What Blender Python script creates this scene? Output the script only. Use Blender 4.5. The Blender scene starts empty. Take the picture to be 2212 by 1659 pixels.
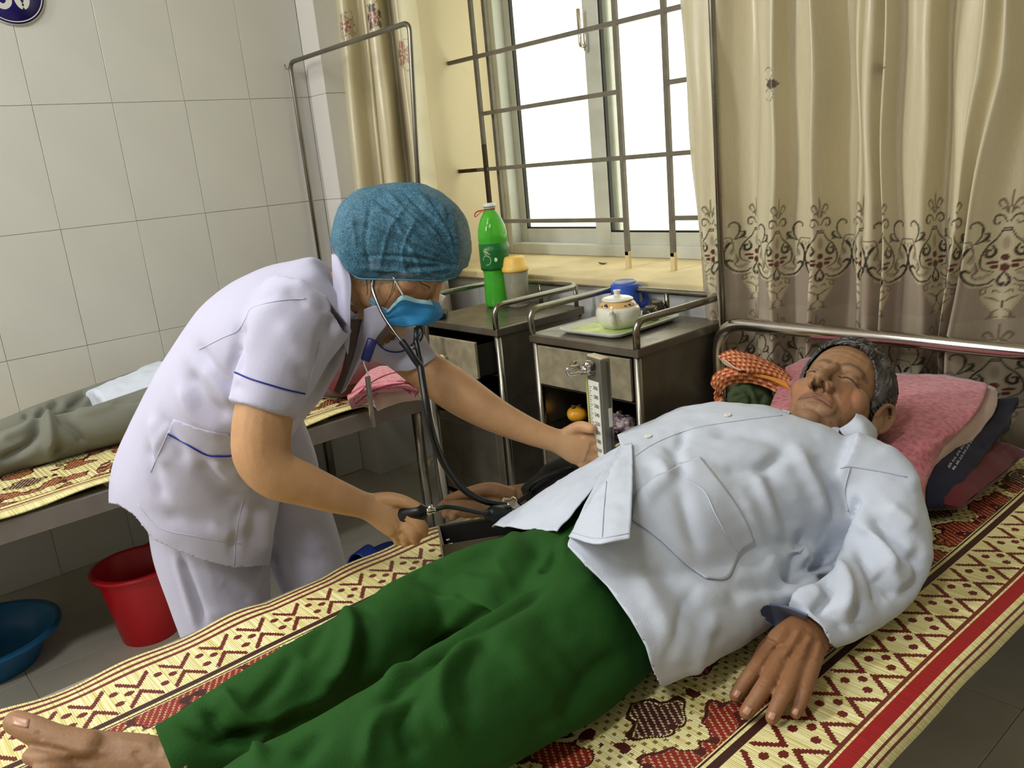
import bpy, bmesh, math, random
import numpy as np
from mathutils import Vector, Matrix, noise as mnoise
from mathutils.bvhtree import BVHTree
random.seed(7); np.random.seed(7)
SC = bpy.context.scene
COL = SC.collection

# ------------------------------------------------------------------ camera, world, lamps, exposure
W0, H0, FPX = 2212, 1659, 1794.6
YAW, PIT, ROL = -0.87543, 0.26391, -0.094808
CAM = np.array([0.0, 0.0, 1.29])
_f = np.array([math.sin(YAW)*math.cos(PIT), math.cos(YAW)*math.cos(PIT), -math.sin(PIT)])
_r = np.array([math.cos(YAW), -math.sin(YAW), 0.0])
_u = np.cross(_r, _f)
CR = math.cos(ROL)*_r + math.sin(ROL)*_u
CU = -math.sin(ROL)*_r + math.cos(ROL)*_u
CF = _f
cam = bpy.data.cameras.new('camera'); cam.sensor_width = 36.0; cam.lens = FPX/W0*36.0
cam.clip_start = 0.02
camo = bpy.data.objects.new('camera', cam); COL.objects.link(camo)
camo.matrix_world = Matrix(((CR[0], CU[0], -CF[0], CAM[0]), (CR[1], CU[1], -CF[1], CAM[1]), (CR[2], CU[2], -CF[2], CAM[2]), (0, 0, 0, 1)))
SC.camera = camo

w = bpy.data.worlds.new('overcast_sky'); SC.world = w; w.use_nodes = True
bg = w.node_tree.nodes['Background']
bg.inputs[0].default_value = (1.0, 0.985, 0.86, 1); bg.inputs[1].default_value = 1.9

def area(name, loc, target, sx, sy, power, color):
    l = bpy.data.lights.new(name, 'AREA'); l.shape = 'RECTANGLE'; l.size = sx; l.size_y = sy
    l.energy = power; l.color = color
    o = bpy.data.objects.new(name, l); COL.objects.link(o); o.location = loc
    d = Vector(target) - Vector(loc); o.rotation_euler = d.to_track_quat('-Z', 'Y').to_euler()
    return o
# fluorescent tubes under the ceiling of the ward and an added key light from camera left
area('ceiling_tube', (-1.95, -0.35, 2.98), (-1.95, -0.35, 0), 0.25, 1.3, 24, (0.95, 0.97, 1.0))
area('ceiling_tube', (-0.45, -0.9, 2.98), (-0.45, -0.9, 0), 0.25, 1.3, 26, (0.95, 0.97, 1.0))
area('ward_key_light', (-2.3, -2.2, 2.75), (-0.8, 1.3, 0.9), 0.35, 1.5, 62, (1.0, 0.985, 0.95))  # added key light, aimed to bring out the folds
SC.view_settings.view_transform = 'Standard'; SC.view_settings.look = 'None'
SC.view_settings.gamma = 1.0; SC.view_settings.use_curve_mapping = False
SC.view_settings.exposure = 0.40
SC.cycles.use_denoising = True
SC.cycles.max_bounces = 8

# ------------------------------------------------------------------ survey helpers: a sight line of the photograph cut with a real plane or at a real distance
def ray(px, py): return (px-W0/2)/FPX*CR - (py-H0/2)/FPX*CU + CF
def D(px, py, d): return CAM + ray(px, py)*d
def Z(px, py, z): r = ray(px, py); return CAM + r*((z-CAM[2])/r[2])
def Yp(px, py, y): r = ray(px, py); return CAM + r*((y-CAM[1])/r[1])
def Xp(px, py, x): r = ray(px, py); return CAM + r*((x-CAM[0])/r[0])
def pix(P):
    P = np.asarray(P, float) - CAM
    c = P @ CF
    return np.stack([P @ CR/c*FPX + W0/2, -(P @ CU)/c*FPX + H0/2], -1)
def depth(P): return (np.asarray(P, float)-CAM) @ CF
def nrm(v): v = np.asarray(v, float); return v/(np.linalg.norm(v)+1e-12)

# ------------------------------------------------------------------ scene graph helpers
ORG = {}
def thing(name, label, cat, loc, group=None):
    o = bpy.data.objects.new(name, None); COL.objects.link(o); o.location = [float(x) for x in loc]
    o.empty_display_size = 0.05
    o['label'] = label; o['category'] = cat
    if group: o['group'] = group
    ORG[o.name] = np.array(loc, float); return o
def mesh_obj(name, g, mat, parent=None, smooth=True, org=None, col=None, uv=None):
    V, F = np.asarray(g[0], float), g[1]
    if parent is not None: org = ORG[parent.name]
    elif org is None: org = np.array([V[:, 0].mean(), V[:, 1].mean(), V[:, 2].min()])
    me = bpy.data.meshes.new(name)
    me.from_pydata((V-org).tolist(), [], F.tolist() if isinstance(F, np.ndarray) else [list(map(int, f)) for f in F])
    if smooth: me.polygons.foreach_set('use_smooth', np.ones(len(me.polygons), bool))
    if col is not None:
        a = me.color_attributes.new('tint', 'FLOAT_COLOR', 'POINT')
        c = np.ones((len(V), 4), np.float32); c[:, :3] = col; a.data.foreach_set('color', c.ravel())
    if uv is not None:
        l = me.uv_layers.new(name='uv'); li = np.zeros(len(me.loops), np.int32); me.loops.foreach_get('vertex_index', li)
        l.data.foreach_set('uv', np.asarray(uv, np.float32)[li].ravel())
    me.update()
    if mat is not None: me.materials.append(mat)
    o = bpy.data.objects.new(name, me); COL.objects.link(o)
    if parent is not None: o.parent = parent; ORG[o.name] = org
    else: o.location = org.tolist(); ORG[o.name] = np.array(org)
    return o
def part(name, g, mat, parent, smooth=True, label=None, **k):
    o = mesh_obj(name, g, mat, parent, smooth, **k)
    if label: o['label'] = label
    return o
def solo(name, g, mat, label, cat, group=None, smooth=True, **k):
    o = mesh_obj(name, g, mat, None, smooth, **k); o['label'] = label; o['category'] = cat
    if group: o['group'] = group
    return o
def struct(name, g, mat, smooth=False, **k):
    o = mesh_obj(name, g, mat, None, smooth, org=np.zeros(3), **k); o['kind'] = 'structure'; return o
def flat_edges(o, deg=35):
    me = o.data
    try: me.set_sharp_from_angle(angle=math.radians(deg))
    except Exception: pass
    return o

# ------------------------------------------------------------------ geometry helpers, all give (verts, faces)
def merge(*gs):
    V, F, n = [], [], 0
    for v, f in gs:
        V.append(np.asarray(v, float)); F += [[int(i)+n for i in q] for q in f]; n += len(v)
    return np.concatenate(V), F
def bm_out(bm):
    bm.verts.index_update()
    g = np.array([v.co[:] for v in bm.verts]), [[v.index for v in f.verts] for f in bm.faces]
    bm.free(); return g
def obox(c, ax, half, bev=0.0, seg=2):
    bm = bmesh.new(); bmesh.ops.create_cube(bm, size=2.0)
    for v in bm.verts: v.co = Vector((v.co.x*half[0], v.co.y*half[1], v.co.z*half[2]))
    if bev > 0: bmesh.ops.bevel(bm, geom=bm.edges[:], offset=bev, segments=seg, affect='EDGES', profile=0.5)
    V, F = bm_out(bm); ax = np.asarray(ax, float)
    return V @ ax + np.asarray(c, float), F
I3 = np.eye(3)
def box(x0, x1, y0, y1, z0, z1, bev=0.0, seg=2):
    return obox(((x0+x1)/2, (y0+y1)/2, (z0+z1)/2), I3, (abs(x1-x0)/2, abs(y1-y0)/2, abs(z1-z0)/2), bev, seg)
def rotz(a): return np.array([[math.cos(a), math.sin(a), 0], [-math.sin(a), math.cos(a), 0], [0, 0, 1]])
def cr(P, n=6):
    P = np.asarray(P, float)
    if len(P) < 3:
        t = np.linspace(0, 1, n+1)[:, None]; return P[0]*(1-t)+P[-1]*t
    Q = np.concatenate([[2*P[0]-P[1]], P, [2*P[-1]-P[-2]]]); out = []
    for i in range(1, len(Q)-2):
        a, b, c, d = Q[i-1], Q[i], Q[i+1], Q[i+2]
        for k in range(n):
            t = k/n
            out.append(0.5*((2*b)+(-a+c)*t+(2*a-5*b+4*c-d)*t*t+(-a+3*b-3*c+d)*t**3))
    out.append(P[-1]); return np.array(out)
def frames(P, up=None):
    P = np.asarray(P, float); T = np.gradient(P, axis=0); T /= np.linalg.norm(T, axis=1)[:, None]+1e-12
    a = np.array([0, 0, 1.0]) if up is None else np.asarray(up, float)
    if abs(T[0] @ a) > 0.95: a = np.array([1.0, 0, 0])
    N = []; n = nrm(a - T[0]*(a @ T[0]))
    for t in T:
        n = nrm(n - t*(n @ t)); N.append(n)
    N = np.array(N); return T, N, np.cross(T, N)
def loft(rings, caps=True):
    m = len(rings[0]); V = np.concatenate(rings); F = []
    for i in range(len(rings)-1):
        for j in range(m):
            k = (j+1) % m; F.append([i*m+j, i*m+k, (i+1)*m+k, (i+1)*m+j])
    if caps:
        F.append(list(range(m))[::-1]); F.append([(len(rings)-1)*m+j for j in range(m)])
    return V, F
def tube(P, r, n=10, caps=True, flat=1.0, up=None, round_end=False):
    P = np.asarray(P, float); r = np.broadcast_to(np.asarray(r, float), (len(P),)).copy()
    if round_end:
        P, r = rounded(P, r)
    T, N, B = frames(P, up); a = np.linspace(0, 2*math.pi, n, endpoint=False)
    rings = [P[i] + r[i]*(np.cos(a)[:, None]*N[i]*flat + np.sin(a)[:, None]*B[i]) for i in range(len(P))]
    return loft(rings, caps)
def rounded(P, r):
    def cap(p, q, rr):
        d = nrm(p-q); an = np.radians([20, 45, 68, 84])
        return [p + d*rr*math.sin(t) for t in an], [rr*math.cos(t) for t in an]
    a, ra = cap(P[0], P[1], r[0]); b, rb = cap(P[-1], P[-2], r[-1])
    return np.array(a[::-1]+list(P)+b), np.array(ra[::-1]+list(r)+rb)
def bend(P, rad, n=6):
    """round the corners of a polyline"""
    P = [np.asarray(p, float) for p in P]; out = [P[0]]
    for i in range(1, len(P)-1):
        a, b, c = P[i-1], P[i], P[i+1]
        la, lc = np.linalg.norm(a-b), np.linalg.norm(c-b); k = min(rad, la*.49, lc*.49)
        p, q = b+(a-b)/la*k, b+(c-b)/lc*k
        for t in np.linspace(0, 1, n): out.append((1-t)**2*p+2*t*(1-t)*b+t*t*q)
    out.append(P[-1]); return np.array(out)
def lathe(prof, c=(0, 0, 0), n=32, ax=None):
    prof = np.asarray(prof, float); a = np.linspace(0, 2*math.pi, n, endpoint=False)
    rings = [np.stack([r*np.cos(a), r*np.sin(a), np.full(n, z)], 1) for r, z in prof]
    V, F = loft(rings, True)
    if ax is not None: V = V @ np.asarray(ax)
    return V+np.asarray(c, float), F
def axes_from(zdir, hint=(1, 0, 0)):
    z = nrm(zdir); x = np.asarray(hint, float); x = nrm(x - z*(x @ z)); return np.array([x, np.cross(z, x), z])
def ell(c, r, ax=None, nu=20, nv=12):
    t = np.linspace(0.02, math.pi-0.02, nv); prof = np.stack([np.sin(t), -np.cos(t)], 1)
    V, F = lathe(prof, n=nu); V = V*np.asarray(r, float)
    if ax is not None: V = V @ np.asarray(ax)
    return V+np.asarray(c, float), F
def grid(P):
    P = np.asarray(P, float); a, b = P.shape[:2]
    i = np.arange(a*b).reshape(a, b)
    F = np.stack([i[:-1, :-1], i[1:, :-1], i[1:, 1:], i[:-1, 1:]], -1).reshape(-1, 4)
    return P.reshape(-1, 3), F
def net(C, n=8, m=8):
    """smooth surface through a net of control points"""
    C = np.asarray(C, float)
    A = np.stack([cr(C[i], m) for i in range(len(C))])
    B = np.stack([cr(A[:, j], n) for j in range(A.shape[1])], 1)
    return B
def shell(g, t):
    """give a sheet real thickness"""
    V, F = np.asarray(g[0], float), [list(map(int, f)) for f in g[1]]
    N = vnormals(V, F); n = len(V)
    from collections import Counter
    E = {}
    for f in F:
        for a, b in zip(f, f[1:]+f[:1]): E[(a, b)] = 1
    G = [f for f in F] + [[i+n for i in f[::-1]] for f in F]
    for (a, b) in E:
        if (b, a) not in E: G.append([b, a, a+n, b+n])
    return np.concatenate([V, V-N*t]), G
def tri_faces(F):
    T = []
    for f in F:
        for k in range(1, len(f)-1): T.append((f[0], f[k], f[k+1]))
    return np.array(T, int)
def vnormals(V, F):
    T = tri_faces(F); n = np.cross(V[T[:, 1]]-V[T[:, 0]], V[T[:, 2]]-V[T[:, 0]]); N = np.zeros_like(V)
    for k in range(3): np.add.at(N, T[:, k], n)
    return N/(np.linalg.norm(N, axis=1)[:, None]+1e-12)
def voxel(gs, size, smooth=4, fac=0.5):
    me = bpy.data.meshes.new('t'); V, F = merge(*gs); me.from_pydata(V.tolist(), [], F)
    o = bpy.data.objects.new('t', me); COL.objects.link(o)
    m = o.modifiers.new('r', 'REMESH'); m.mode = 'VOXEL'; m.voxel_size = size
    if smooth:
        s = o.modifiers.new('s', 'SMOOTH'); s.iterations = smooth; s.factor = fac
    e = o.evaluated_get(bpy.context.evaluated_depsgraph_get()); em = e.to_mesh()
    V = np.zeros(len(em.vertices)*3); em.vertices.foreach_get('co', V); V = V.reshape(-1, 3)
    F = [list(p.vertices) for p in em.polygons]
    e.to_mesh_clear(); bpy.data.objects.remove(o); bpy.data.meshes.remove(me)
    return V, F
def laplace(V, F, it=2, fac=0.5, mask=None):
    E = np.array(list({tuple(sorted(e)) for f in F for e in zip(f, f[1:]+f[:1])}))
    for _ in range(it):
        S = np.zeros_like(V); c = np.zeros(len(V))
        np.add.at(S, E[:, 0], V[E[:, 1]]); np.add.at(S, E[:, 1], V[E[:, 0]])
        np.add.at(c, E[:, 0], 1); np.add.at(c, E[:, 1], 1)
        d = (S/c[:, None]-V)*fac
        V = V+(d if mask is None else d*mask[:, None])
    return V
def polyline_dist(P, pts):
    """distance of points to a polyline, and the position along it 0..1"""
    pts = np.asarray(pts, float); best = np.full(len(P), 1e9); along = np.zeros(len(P))
    L = np.concatenate([[0], np.cumsum(np.linalg.norm(np.diff(pts, axis=0), axis=1))]); L /= L[-1]
    for i in range(len(pts)-1):
        a, b = pts[i], pts[i+1]; ab = b-a
        t = np.clip(((P-a) @ ab)/(ab @ ab+1e-12), 0, 1)
        d = np.linalg.norm(P-(a+t[:, None]*ab), axis=1); k = d < best
        best[k] = d[k]; along[k] = (L[i]+t*(L[i+1]-L[i]))[k]
    return best, along
def folds(g, strokes, face=0.05):
    """press ridges (+) and creases (-) of cloth or skin into a surface along lines seen in the photograph"""
    V, F = g; V = np.asarray(V, float).copy(); N = vnormals(V, F)
    view = CAM-V; view /= np.linalg.norm(view, axis=1)[:, None]
    k = np.clip((np.sum(N*view, 1)-face)/0.25, 0, 1); P = pix(V); off = np.zeros(len(V))
    for pts, wd, amp in strokes:
        pts = np.asarray(pts, float)
        lo, hi = pts.min(0)-wd*3, pts.max(0)+wd*3
        s = np.where((P[:, 0] > lo[0]) & (P[:, 0] < hi[0]) & (P[:, 1] > lo[1]) & (P[:, 1] < hi[1]))[0]
        if not len(s): continue
        d, al = polyline_dist(P[s], cr(pts, 5) if len(pts) > 2 else pts)
        off[s] += amp*np.exp(-(d/wd)**2)*np.clip(np.minimum(al, 1-al)*5+0.25, 0, 1)
    return V+N*(off*k)[:, None], F
def ripple(g, amp, scale, seed=0, stretch=(1, 1, 1)):
    V, F = g; V = np.asarray(V, float); N = vnormals(V, F); st = np.array(stretch, float)*scale
    o = np.array([mnoise.fractal(Vector((p*st+seed*7.3).tolist()), 0.8, 2.0, 3) for p in V])
    return V+N*(o*amp)[:, None], F
def sdpoly(P, poly):
    poly = np.asarray(poly, float); d, _ = polyline_dist(P, np.concatenate([poly, poly[:1]]))
    ins = np.zeros(len(P), bool); n = len(poly)
    for i in range(n):
        a, b = poly[i], poly[(i+1) % n]
        c = (a[1] > P[:, 1]) != (b[1] > P[:, 1])
        with np.errstate(divide='ignore', invalid='ignore'):
            x = (b[0]-a[0])*(P[:, 1]-a[1])/(b[1]-a[1])+a[0]
        ins ^= c & (P[:, 0] < x)
    return np.where(ins, d, -d)
def clip(g, s):
    """keep the side s>0 of a surface; the cut edge follows s=0 exactly"""
    V, F = np.asarray(g[0], float).copy(), g[1]; keep = [f for f in F if max(s[i] for i in f) > 0]
    tgt = {}
    for f in keep:
        for a, b in zip(f, f[1:]+f[:1]):
            for i, j in ((a, b), (b, a)):
                if s[i] <= 0 < s[j]: tgt.setdefault(i, []).append(V[i]+(V[j]-V[i])*(s[i]/(s[i]-s[j])))
    for f in keep:
        for i in f:
            if s[i] <= 0 and i not in tgt:
                j = max(f, key=lambda q: s[q]); tgt[i] = [V[i]+(V[j]-V[i])*(s[i]/(s[i]-s[j]))]
    for i, l in tgt.items(): V[i] = np.mean(l, 0)
    u = sorted({i for f in keep for i in f}); m = {i: k for k, i in enumerate(u)}
    return V[u], [[m[i] for i in f] for f in keep]
def facing(g, thr=0.0):
    V, F = g; N = vnormals(V, F); view = CAM-V; view /= np.linalg.norm(view, axis=1)[:, None]
    return np.sum(N*view, 1)-thr
def bvh(g): return BVHTree.FromPolygons([Vector(v) for v in np.asarray(g[0])], [list(map(int, f)) for f in g[1]])
def hit(b, px, py, lift=0.0):
    r = ray(px, py); h = b.ray_cast(Vector(CAM), Vector(r))
    if h[0] is None: return None
    return np.array(h[0])-nrm(r)*lift
def trace(b, pts, lift=0.001, n=8):
    out = []
    for p in cr(np.asarray(pts, float), n):
        h = hit(b, p[0], p[1], lift)
        if h is not None: out.append(h)
    return np.array(out)
def limb(path, n=8, m=20):
    """a tapering limb: each station = x, y of its axis, distance, half width in the photo, depth/width ratio"""
    S = cr(np.array(path, float), n); P = np.array([D(s[0], s[1], s[2]) for s in S]); T = np.gradient(P, axis=0)
    T /= np.linalg.norm(T, axis=1)[:, None]; a = np.linspace(0, 2*math.pi, m, endpoint=False); R = []
    for p, t, s in zip(P, T, S):
        v = nrm(p-CAM); x = nrm(np.cross(t, v)); y = nrm(np.cross(x, t)); r = s[3]*s[2]/FPX
        R.append(p+r*(np.cos(a)[:, None]*x+s[4]*np.sin(a)[:, None]*y))
    return loft(R)

# ------------------------------------------------------------------ materials
def lin(c):
    c = np.asarray(c, float)/255.0
    return np.where(c <= 0.04045, c/12.92, ((c+0.055)/1.055)**2.4)
def rgba(c): return tuple(float(x) for x in lin(c))+(1.0,)
def M(name, col, rough=0.5, metal=0.0, vary=0.0, vscale=6.0, bump=0.0, bscale=80.0, stretch=(1, 1, 1), col2=None, attr=False, sheen=0.0, spec=0.5, sss=0.0, coat=0.0, trans=0.0, ior=1.45, thr=None, rvar=0.0, uvw=False):
    m = bpy.data.materials.new(name); m.use_nodes = True; nt = m.node_tree; N, L = nt.nodes, nt.links
    b = N['Principled BSDF']; b.inputs['Base Color'].default_value = rgba(col)
    b.inputs['Roughness'].default_value = rough; b.inputs['Metallic'].default_value = metal
    b.inputs['Specular IOR Level'].default_value = spec; b.inputs['IOR'].default_value = ior
    if sheen: b.inputs['Sheen Weight'].default_value = sheen; b.inputs['Sheen Roughness'].default_value = 0.4
    if sss: b.inputs['Subsurface Weight'].default_value = sss; b.inputs['Subsurface Radius'].default_value = (0.012, 0.005, 0.003); b.inputs['Subsurface Scale'].default_value = 1.0
    if coat: b.inputs['Coat Weight'].default_value = coat; b.inputs['Coat Roughness'].default_value = 0.1
    if trans: b.inputs['Transmission Weight'].default_value = trans
    src = None
    if vary or bump or col2 is not None or rvar:
        tc = N.new('ShaderNodeTexCoord'); mp = N.new('ShaderNodeMapping'); mp.inputs['Scale'].default_value = stretch
        L.new(tc.outputs['UV' if uvw else 'Object'], mp.inputs['Vector'])
    if attr:
        at = N.new('ShaderNodeAttribute'); at.attribute_name = 'tint'; src = at.outputs['Color']
    if vary or col2 is not None:
        no = N.new('ShaderNodeTexNoise'); no.inputs['Scale'].default_value = vscale; no.inputs['Detail'].default_value = 6
        L.new(mp.outputs[0], no.inputs['Vector'])
        if col2 is not None:
            ra = N.new('ShaderNodeValToRGB'); lo, hi = thr or (0.35, 0.65)
            ra.color_ramp.elements[0].position = lo; ra.color_ramp.elements[1].position = hi
            ra.color_ramp.elements[0].color = rgba(col2); ra.color_ramp.elements[1].color = rgba(col)
            L.new(no.outputs['Fac'], ra.inputs[0]); src = ra.outputs[0]
        else:
            mr = N.new('ShaderNodeMapRange'); mr.inputs['To Min'].default_value = 1-vary; mr.inputs['To Max'].default_value = 1+vary
            mr.inputs['From Min'].default_value = 0.3; mr.inputs['From Max'].default_value = 0.7
            L.new(no.outputs['Fac'], mr.inputs['Value'])
            mx = N.new('ShaderNodeVectorMath'); mx.operation = 'MULTIPLY'
            if src is not None: L.new(src, mx.inputs[0])
            else: mx.inputs[0].default_value = rgba(col)[:3]
            L.new(mr.outputs[0], mx.inputs[1]); src = mx.outputs[0]
    if src is not None: L.new(src, b.inputs['Base Color'])
    if rvar:
        n3 = N.new('ShaderNodeTexNoise'); n3.inputs['Scale'].default_value = vscale*1.7; n3.inputs['Detail'].default_value = 5
        L.new(mp.outputs[0], n3.inputs['Vector']); m3 = N.new('ShaderNodeMapRange')
        m3.inputs['From Min'].default_value = .3; m3.inputs['From Max'].default_value = .7
        m3.inputs['To Min'].default_value = max(.03, rough-rvar); m3.inputs['To Max'].default_value = rough+rvar
        L.new(n3.outputs['Fac'], m3.inputs['Value']); L.new(m3.outputs[0], b.inputs['Roughness'])
    if bump:
        n2 = N.new('ShaderNodeTexNoise'); n2.inputs['Scale'].default_value = bscale; n2.inputs['Detail'].default_value = 3
        L.new(mp.outputs[0], n2.inputs['Vector']); bp = N.new('ShaderNodeBump'); bp.inputs['Strength'].default_value = bump
        bp.inputs['Distance'].default_value = 0.003; L.new(n2.outputs['Fac'], bp.inputs['Height']); L.new(bp.outputs[0], b.inputs['Normal'])
    return m
def MX(nt, op, a, b=None, c=None, clampit=False):
    n = nt.nodes.new('ShaderNodeMath'); n.operation = op; n.use_clamp = clampit
    for i, v in enumerate((a, b, c)):
        if v is None: continue
        if hasattr(v, 'node'): nt.links.new(v, n.inputs[i])
        else: n.inputs[i].default_value = v
    return n.outputs[0]

m_tile = M('white_wall_tile', (202, 201, 192), .22, vary=.03, vscale=3, bump=.05, bscale=120)
m_grout = M('wall_grout', (176, 173, 162), .8)
m_ftile = M('floor_tile', (186, 181, 166), .3, vary=.10, vscale=4, bump=.04, bscale=60)
m_fgrout = M('floor_grout', (88, 82, 70), .9)
m_cream = M('cream_wall_paint', (222, 209, 174), .75, vary=.05, vscale=3, bump=.15, bscale=40)
m_white = M('white_wall_paint', (215, 212, 205), .8, vary=.02)
m_sill = M('sill_paint', (214, 196, 150), .7, vary=.12, vscale=7, bump=.3, bscale=30)
m_alu = M('white_window_frame', (205, 208, 200), .4, vary=.05, vscale=12)
m_gasket = M('black_gasket', (20, 19, 18), .5)
m_iron = M('grey_painted_iron', (118, 112, 100), .5, .2, vary=.15, vscale=25, bump=.2, bscale=150)
m_rust = M('rusty_iron', (66, 52, 38), .7, .2, vary=.4, vscale=40, bump=.5, bscale=120)
m_steel = M('brushed_steel', (142, 138, 126), .3, 1.0, vary=.18, vscale=5, rvar=.1)
m_chrome = M('polished_steel_tube', (205, 200, 195), .16, 1.0, vary=.05, vscale=30)
m_steeld = M('dull_dark_steel', (126, 119, 105), .34, .75, vary=.25, vscale=7, rvar=.12, col2=None)
m_drawer = M('stained_steel_drawer', (170, 161, 134), .42, .5, vary=.22, vscale=22, rvar=.12)
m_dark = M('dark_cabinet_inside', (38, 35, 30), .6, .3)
m_black = M('black_plastic', (16, 16, 17), .35)
# ================================================================== the room
XL, YB = -3.18, 2.2
wl = struct('wall_left', box(XL-.2, XL-.004, -2.6, YB+.5, 0, 3.05), m_grout)
flo = struct('floor', box(XL-.2, 2.6, -2.6, YB+.5, -.1, -.003), m_fgrout)
struct('ceiling', box(XL-.2, 2.6, -2.6, YB+.5, 3.05, 3.15), m_white)
struct('wall_right', box(2.6, 2.8, -2.6, YB+.5, 0, 3.05), m_white)
struct('wall_front', box(XL-.2, 2.8, -2.8, -2.6, 0, 3.05), m_white)
def tiles(root, cells, mat, nx, thick=.004, name='tile'):
    """cells: (centre, u axis, v axis, half u, half v); one mesh per size, one object per tile"""
    cache = {}
    for c, u, v, hu, hv in cells:
        key = (round(hu, 3), round(hv, 3), tuple(np.round(u, 2)), tuple(np.round(v, 2)))
        n = np.cross(u, v)
        if key not in cache:
            V, F = obox((0, 0, 0), np.array([u, v, n]), (hu-.0007, hv-.0007, thick/2), .0007, 1)
            me = bpy.data.meshes.new(name); me.from_pydata(V.tolist(), [], F); me.materials.append(mat); cache[key] = me
        o = bpy.data.objects.new(name, cache[key]); COL.objects.link(o); o.parent = root
        o.location = (np.asarray(c)+n*random.uniform(-.0006, .0004)).tolist()
        o.rotation_euler = [random.uniform(-.0022, .0022) for _ in range(3)]
TW, TH, TZ = .2525, .4045, -.016
X_, Y_, Z_ = np.eye(3)
cells = []
for i in range(8):
    for j in range(6):
        z0 = max(TZ+TH*j, 0.0); z1 = TZ+TH*(j+1)
        cells.append(((XL-.002, 1.735-TW*(i+.5), (z0+z1)/2), Y_, Z_, TW/2, (z1-z0)/2))
tiles(wl, cells, m_tile, 8)
struct('trim_3', box(XL-.006, XL+.002, -2.6, 1.735, TZ+TH*6, 3.05), m_white)
# tiled column in the corner
CX = float(Yp(675, 0, 1.736)[0])
colm = struct('trim_1', box(XL, CX-.003, 1.739, YB, 0, 3.05), m_grout)
m_coltile_lit = M('column_tile_lit_face', (214, 210, 204), .25, vary=.02, vscale=3)  # lighter copy of the wall tile: light on this face put into its colour
cells = []
for j in range(7):
    z0 = max(TZ+TH*j, 0.0); z1 = TZ+TH*(j+1)
    cells.append((((XL+CX)/2, 1.737, (z0+z1)/2), X_, Z_, (CX-XL)/2, (z1-z0)/2))
tiles(colm, cells, m_coltile_lit, 1)
cells = []
for j in range(7):
    z0 = max(TZ+TH*j, 0.0); z1 = TZ+TH*(j+1)
    for a, b in ((1.736, 1.99), (1.99, 2.2)): cells.append(((CX-.001, (a+b)/2, (z0+z1)/2), Y_, Z_, (b-a)/2, (z1-z0)/2))
tiles(colm, cells, m_tile, 1)
# floor tiles
cells = []
for i in range(-2, 10):
    for j in range(-3, 5):
        cells.append(((-2.527+.4*(i+.5)-.4, .231+.4*(j-1+.5), -.002), X_, Y_, .2, .2))
cells = [c for c in cells if XL+.19 < c[0][0] < 1.0 and c[0][1] < 2.0]
cells += [((-2.527+.4*(i+.5)-.4, 2.015, -.002), X_, Y_, .2, .184) for i in range(-1, 9)]
cells += [((XL+.126, c, -.002), X_, Y_, .1265, .2) for c in [.231+.4*(j-.5) for j in range(-2, 5)]]
tiles(flo, cells, m_ftile, 1)
# window wall: pieces round the opening
WX0, WX1, WZ0, WZ1 = -3.09, -1.15, .848, 2.35
wb = struct('wall_back', merge(box(XL, WX0, YB, YB+.5, 0, 3.05), box(WX1, 2.6, YB, YB+.5, 0, 3.05),
           box(WX0, WX1, YB, YB+.5, 0, WZ0-.03), box(WX0, WX1, YB, YB+.5, WZ1, 3.05)), m_cream)
struct('trim_2', box(WX0-.01, WX1, YB-.035, YB+.5, WZ0-.03, WZ0, .006), m_sill)
cells = []
for i in range(13):
    for z0, z1 in ((0.002, .389), (.389, WZ0-.032)):
        cells.append(((-3.045+TW*(i+.5), YB-.002, (z0+z1)/2), -X_, Z_, TW/2, (z1-z0)/2))
m_wtile = M('white_sill_tile', (206, 206, 202), .25, vary=.03, vscale=4)
tiles(wb, cells, m_wtile, 1)
# ------------------------------------------------------------------ window
win = bpy.data.objects.new('window_1', None); COL.objects.link(win); win['kind'] = 'structure'; ORG['window_1'] = np.zeros(3)
def frame_rect(x0, x1, z0, z1, y0, y1, w, wb_=None):
    wb_ = wb_ or w
    return merge(box(x0, x0+w, y0, y1, z0, z1, .004), box(x1-w, x1, y0, y1, z0, z1, .004), box(x0+w, x1-w, y0, y1, z0, z0+wb_, .004), box(x0+w, x1-w, y0, y1, z1-w, z1, .004))
part('outer_frame', frame_rect(WX0, WX1, WZ0, WZ1, 2.64, 2.74, .035, .05), m_alu, win, False)
m_glass = bpy.data.materials.new('window_glass'); m_glass.use_nodes = True
nt = m_glass.node_tree; nt.nodes.remove(nt.nodes['Principled BSDF'])
tr = nt.nodes.new('ShaderNodeBsdfTransparent'); tr.inputs[0].default_value = (.97, .98, .95, 1)
gl = nt.nodes.new('ShaderNodeBsdfGlossy'); gl.inputs['Roughness'].default_value = .03
mxs = nt.nodes.new('ShaderNodeMixShader'); mxs.inputs[0].default_value = .05
nt.links.new(tr.outputs[0], mxs.inputs[1]); nt.links.new(gl.outputs[0], mxs.inputs[2])
nt.links.new(mxs.outputs[0], nt.nodes['Material Output'].inputs[0])
def sash(x0, x1, z0, y, stile):
    s = part('sash', frame_rect(x0, x1, z0, WZ1-.03, y, y+.03, stile, .075), m_alu, win, False)
    gx0, gx1, gz0, gz1 = x0+stile, x1-stile, z0+.075, WZ1-.03-stile
    part('gasket', merge(box(gx0, gx0+.007, y+.004, y+.022, gz0, gz1), box(gx1-.007, gx1, y+.004, y+.022, gz0, gz1), box(gx0, gx1, y+.004, y+.022, gz0, gz0+.007)), m_gasket, s, False)
    part('pane', box(gx0, gx1, y+.011, y+.016, gz0, gz1), m_glass, s, False)
    return s
sash(WX0+.02, -2.42, .885, 2.70, .055)
s2 = sash(-2.52, -1.50, .875, 2.655, .085)
s3 = sash(-1.55, WX1-.02, .885, 2.70, .055)
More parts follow.
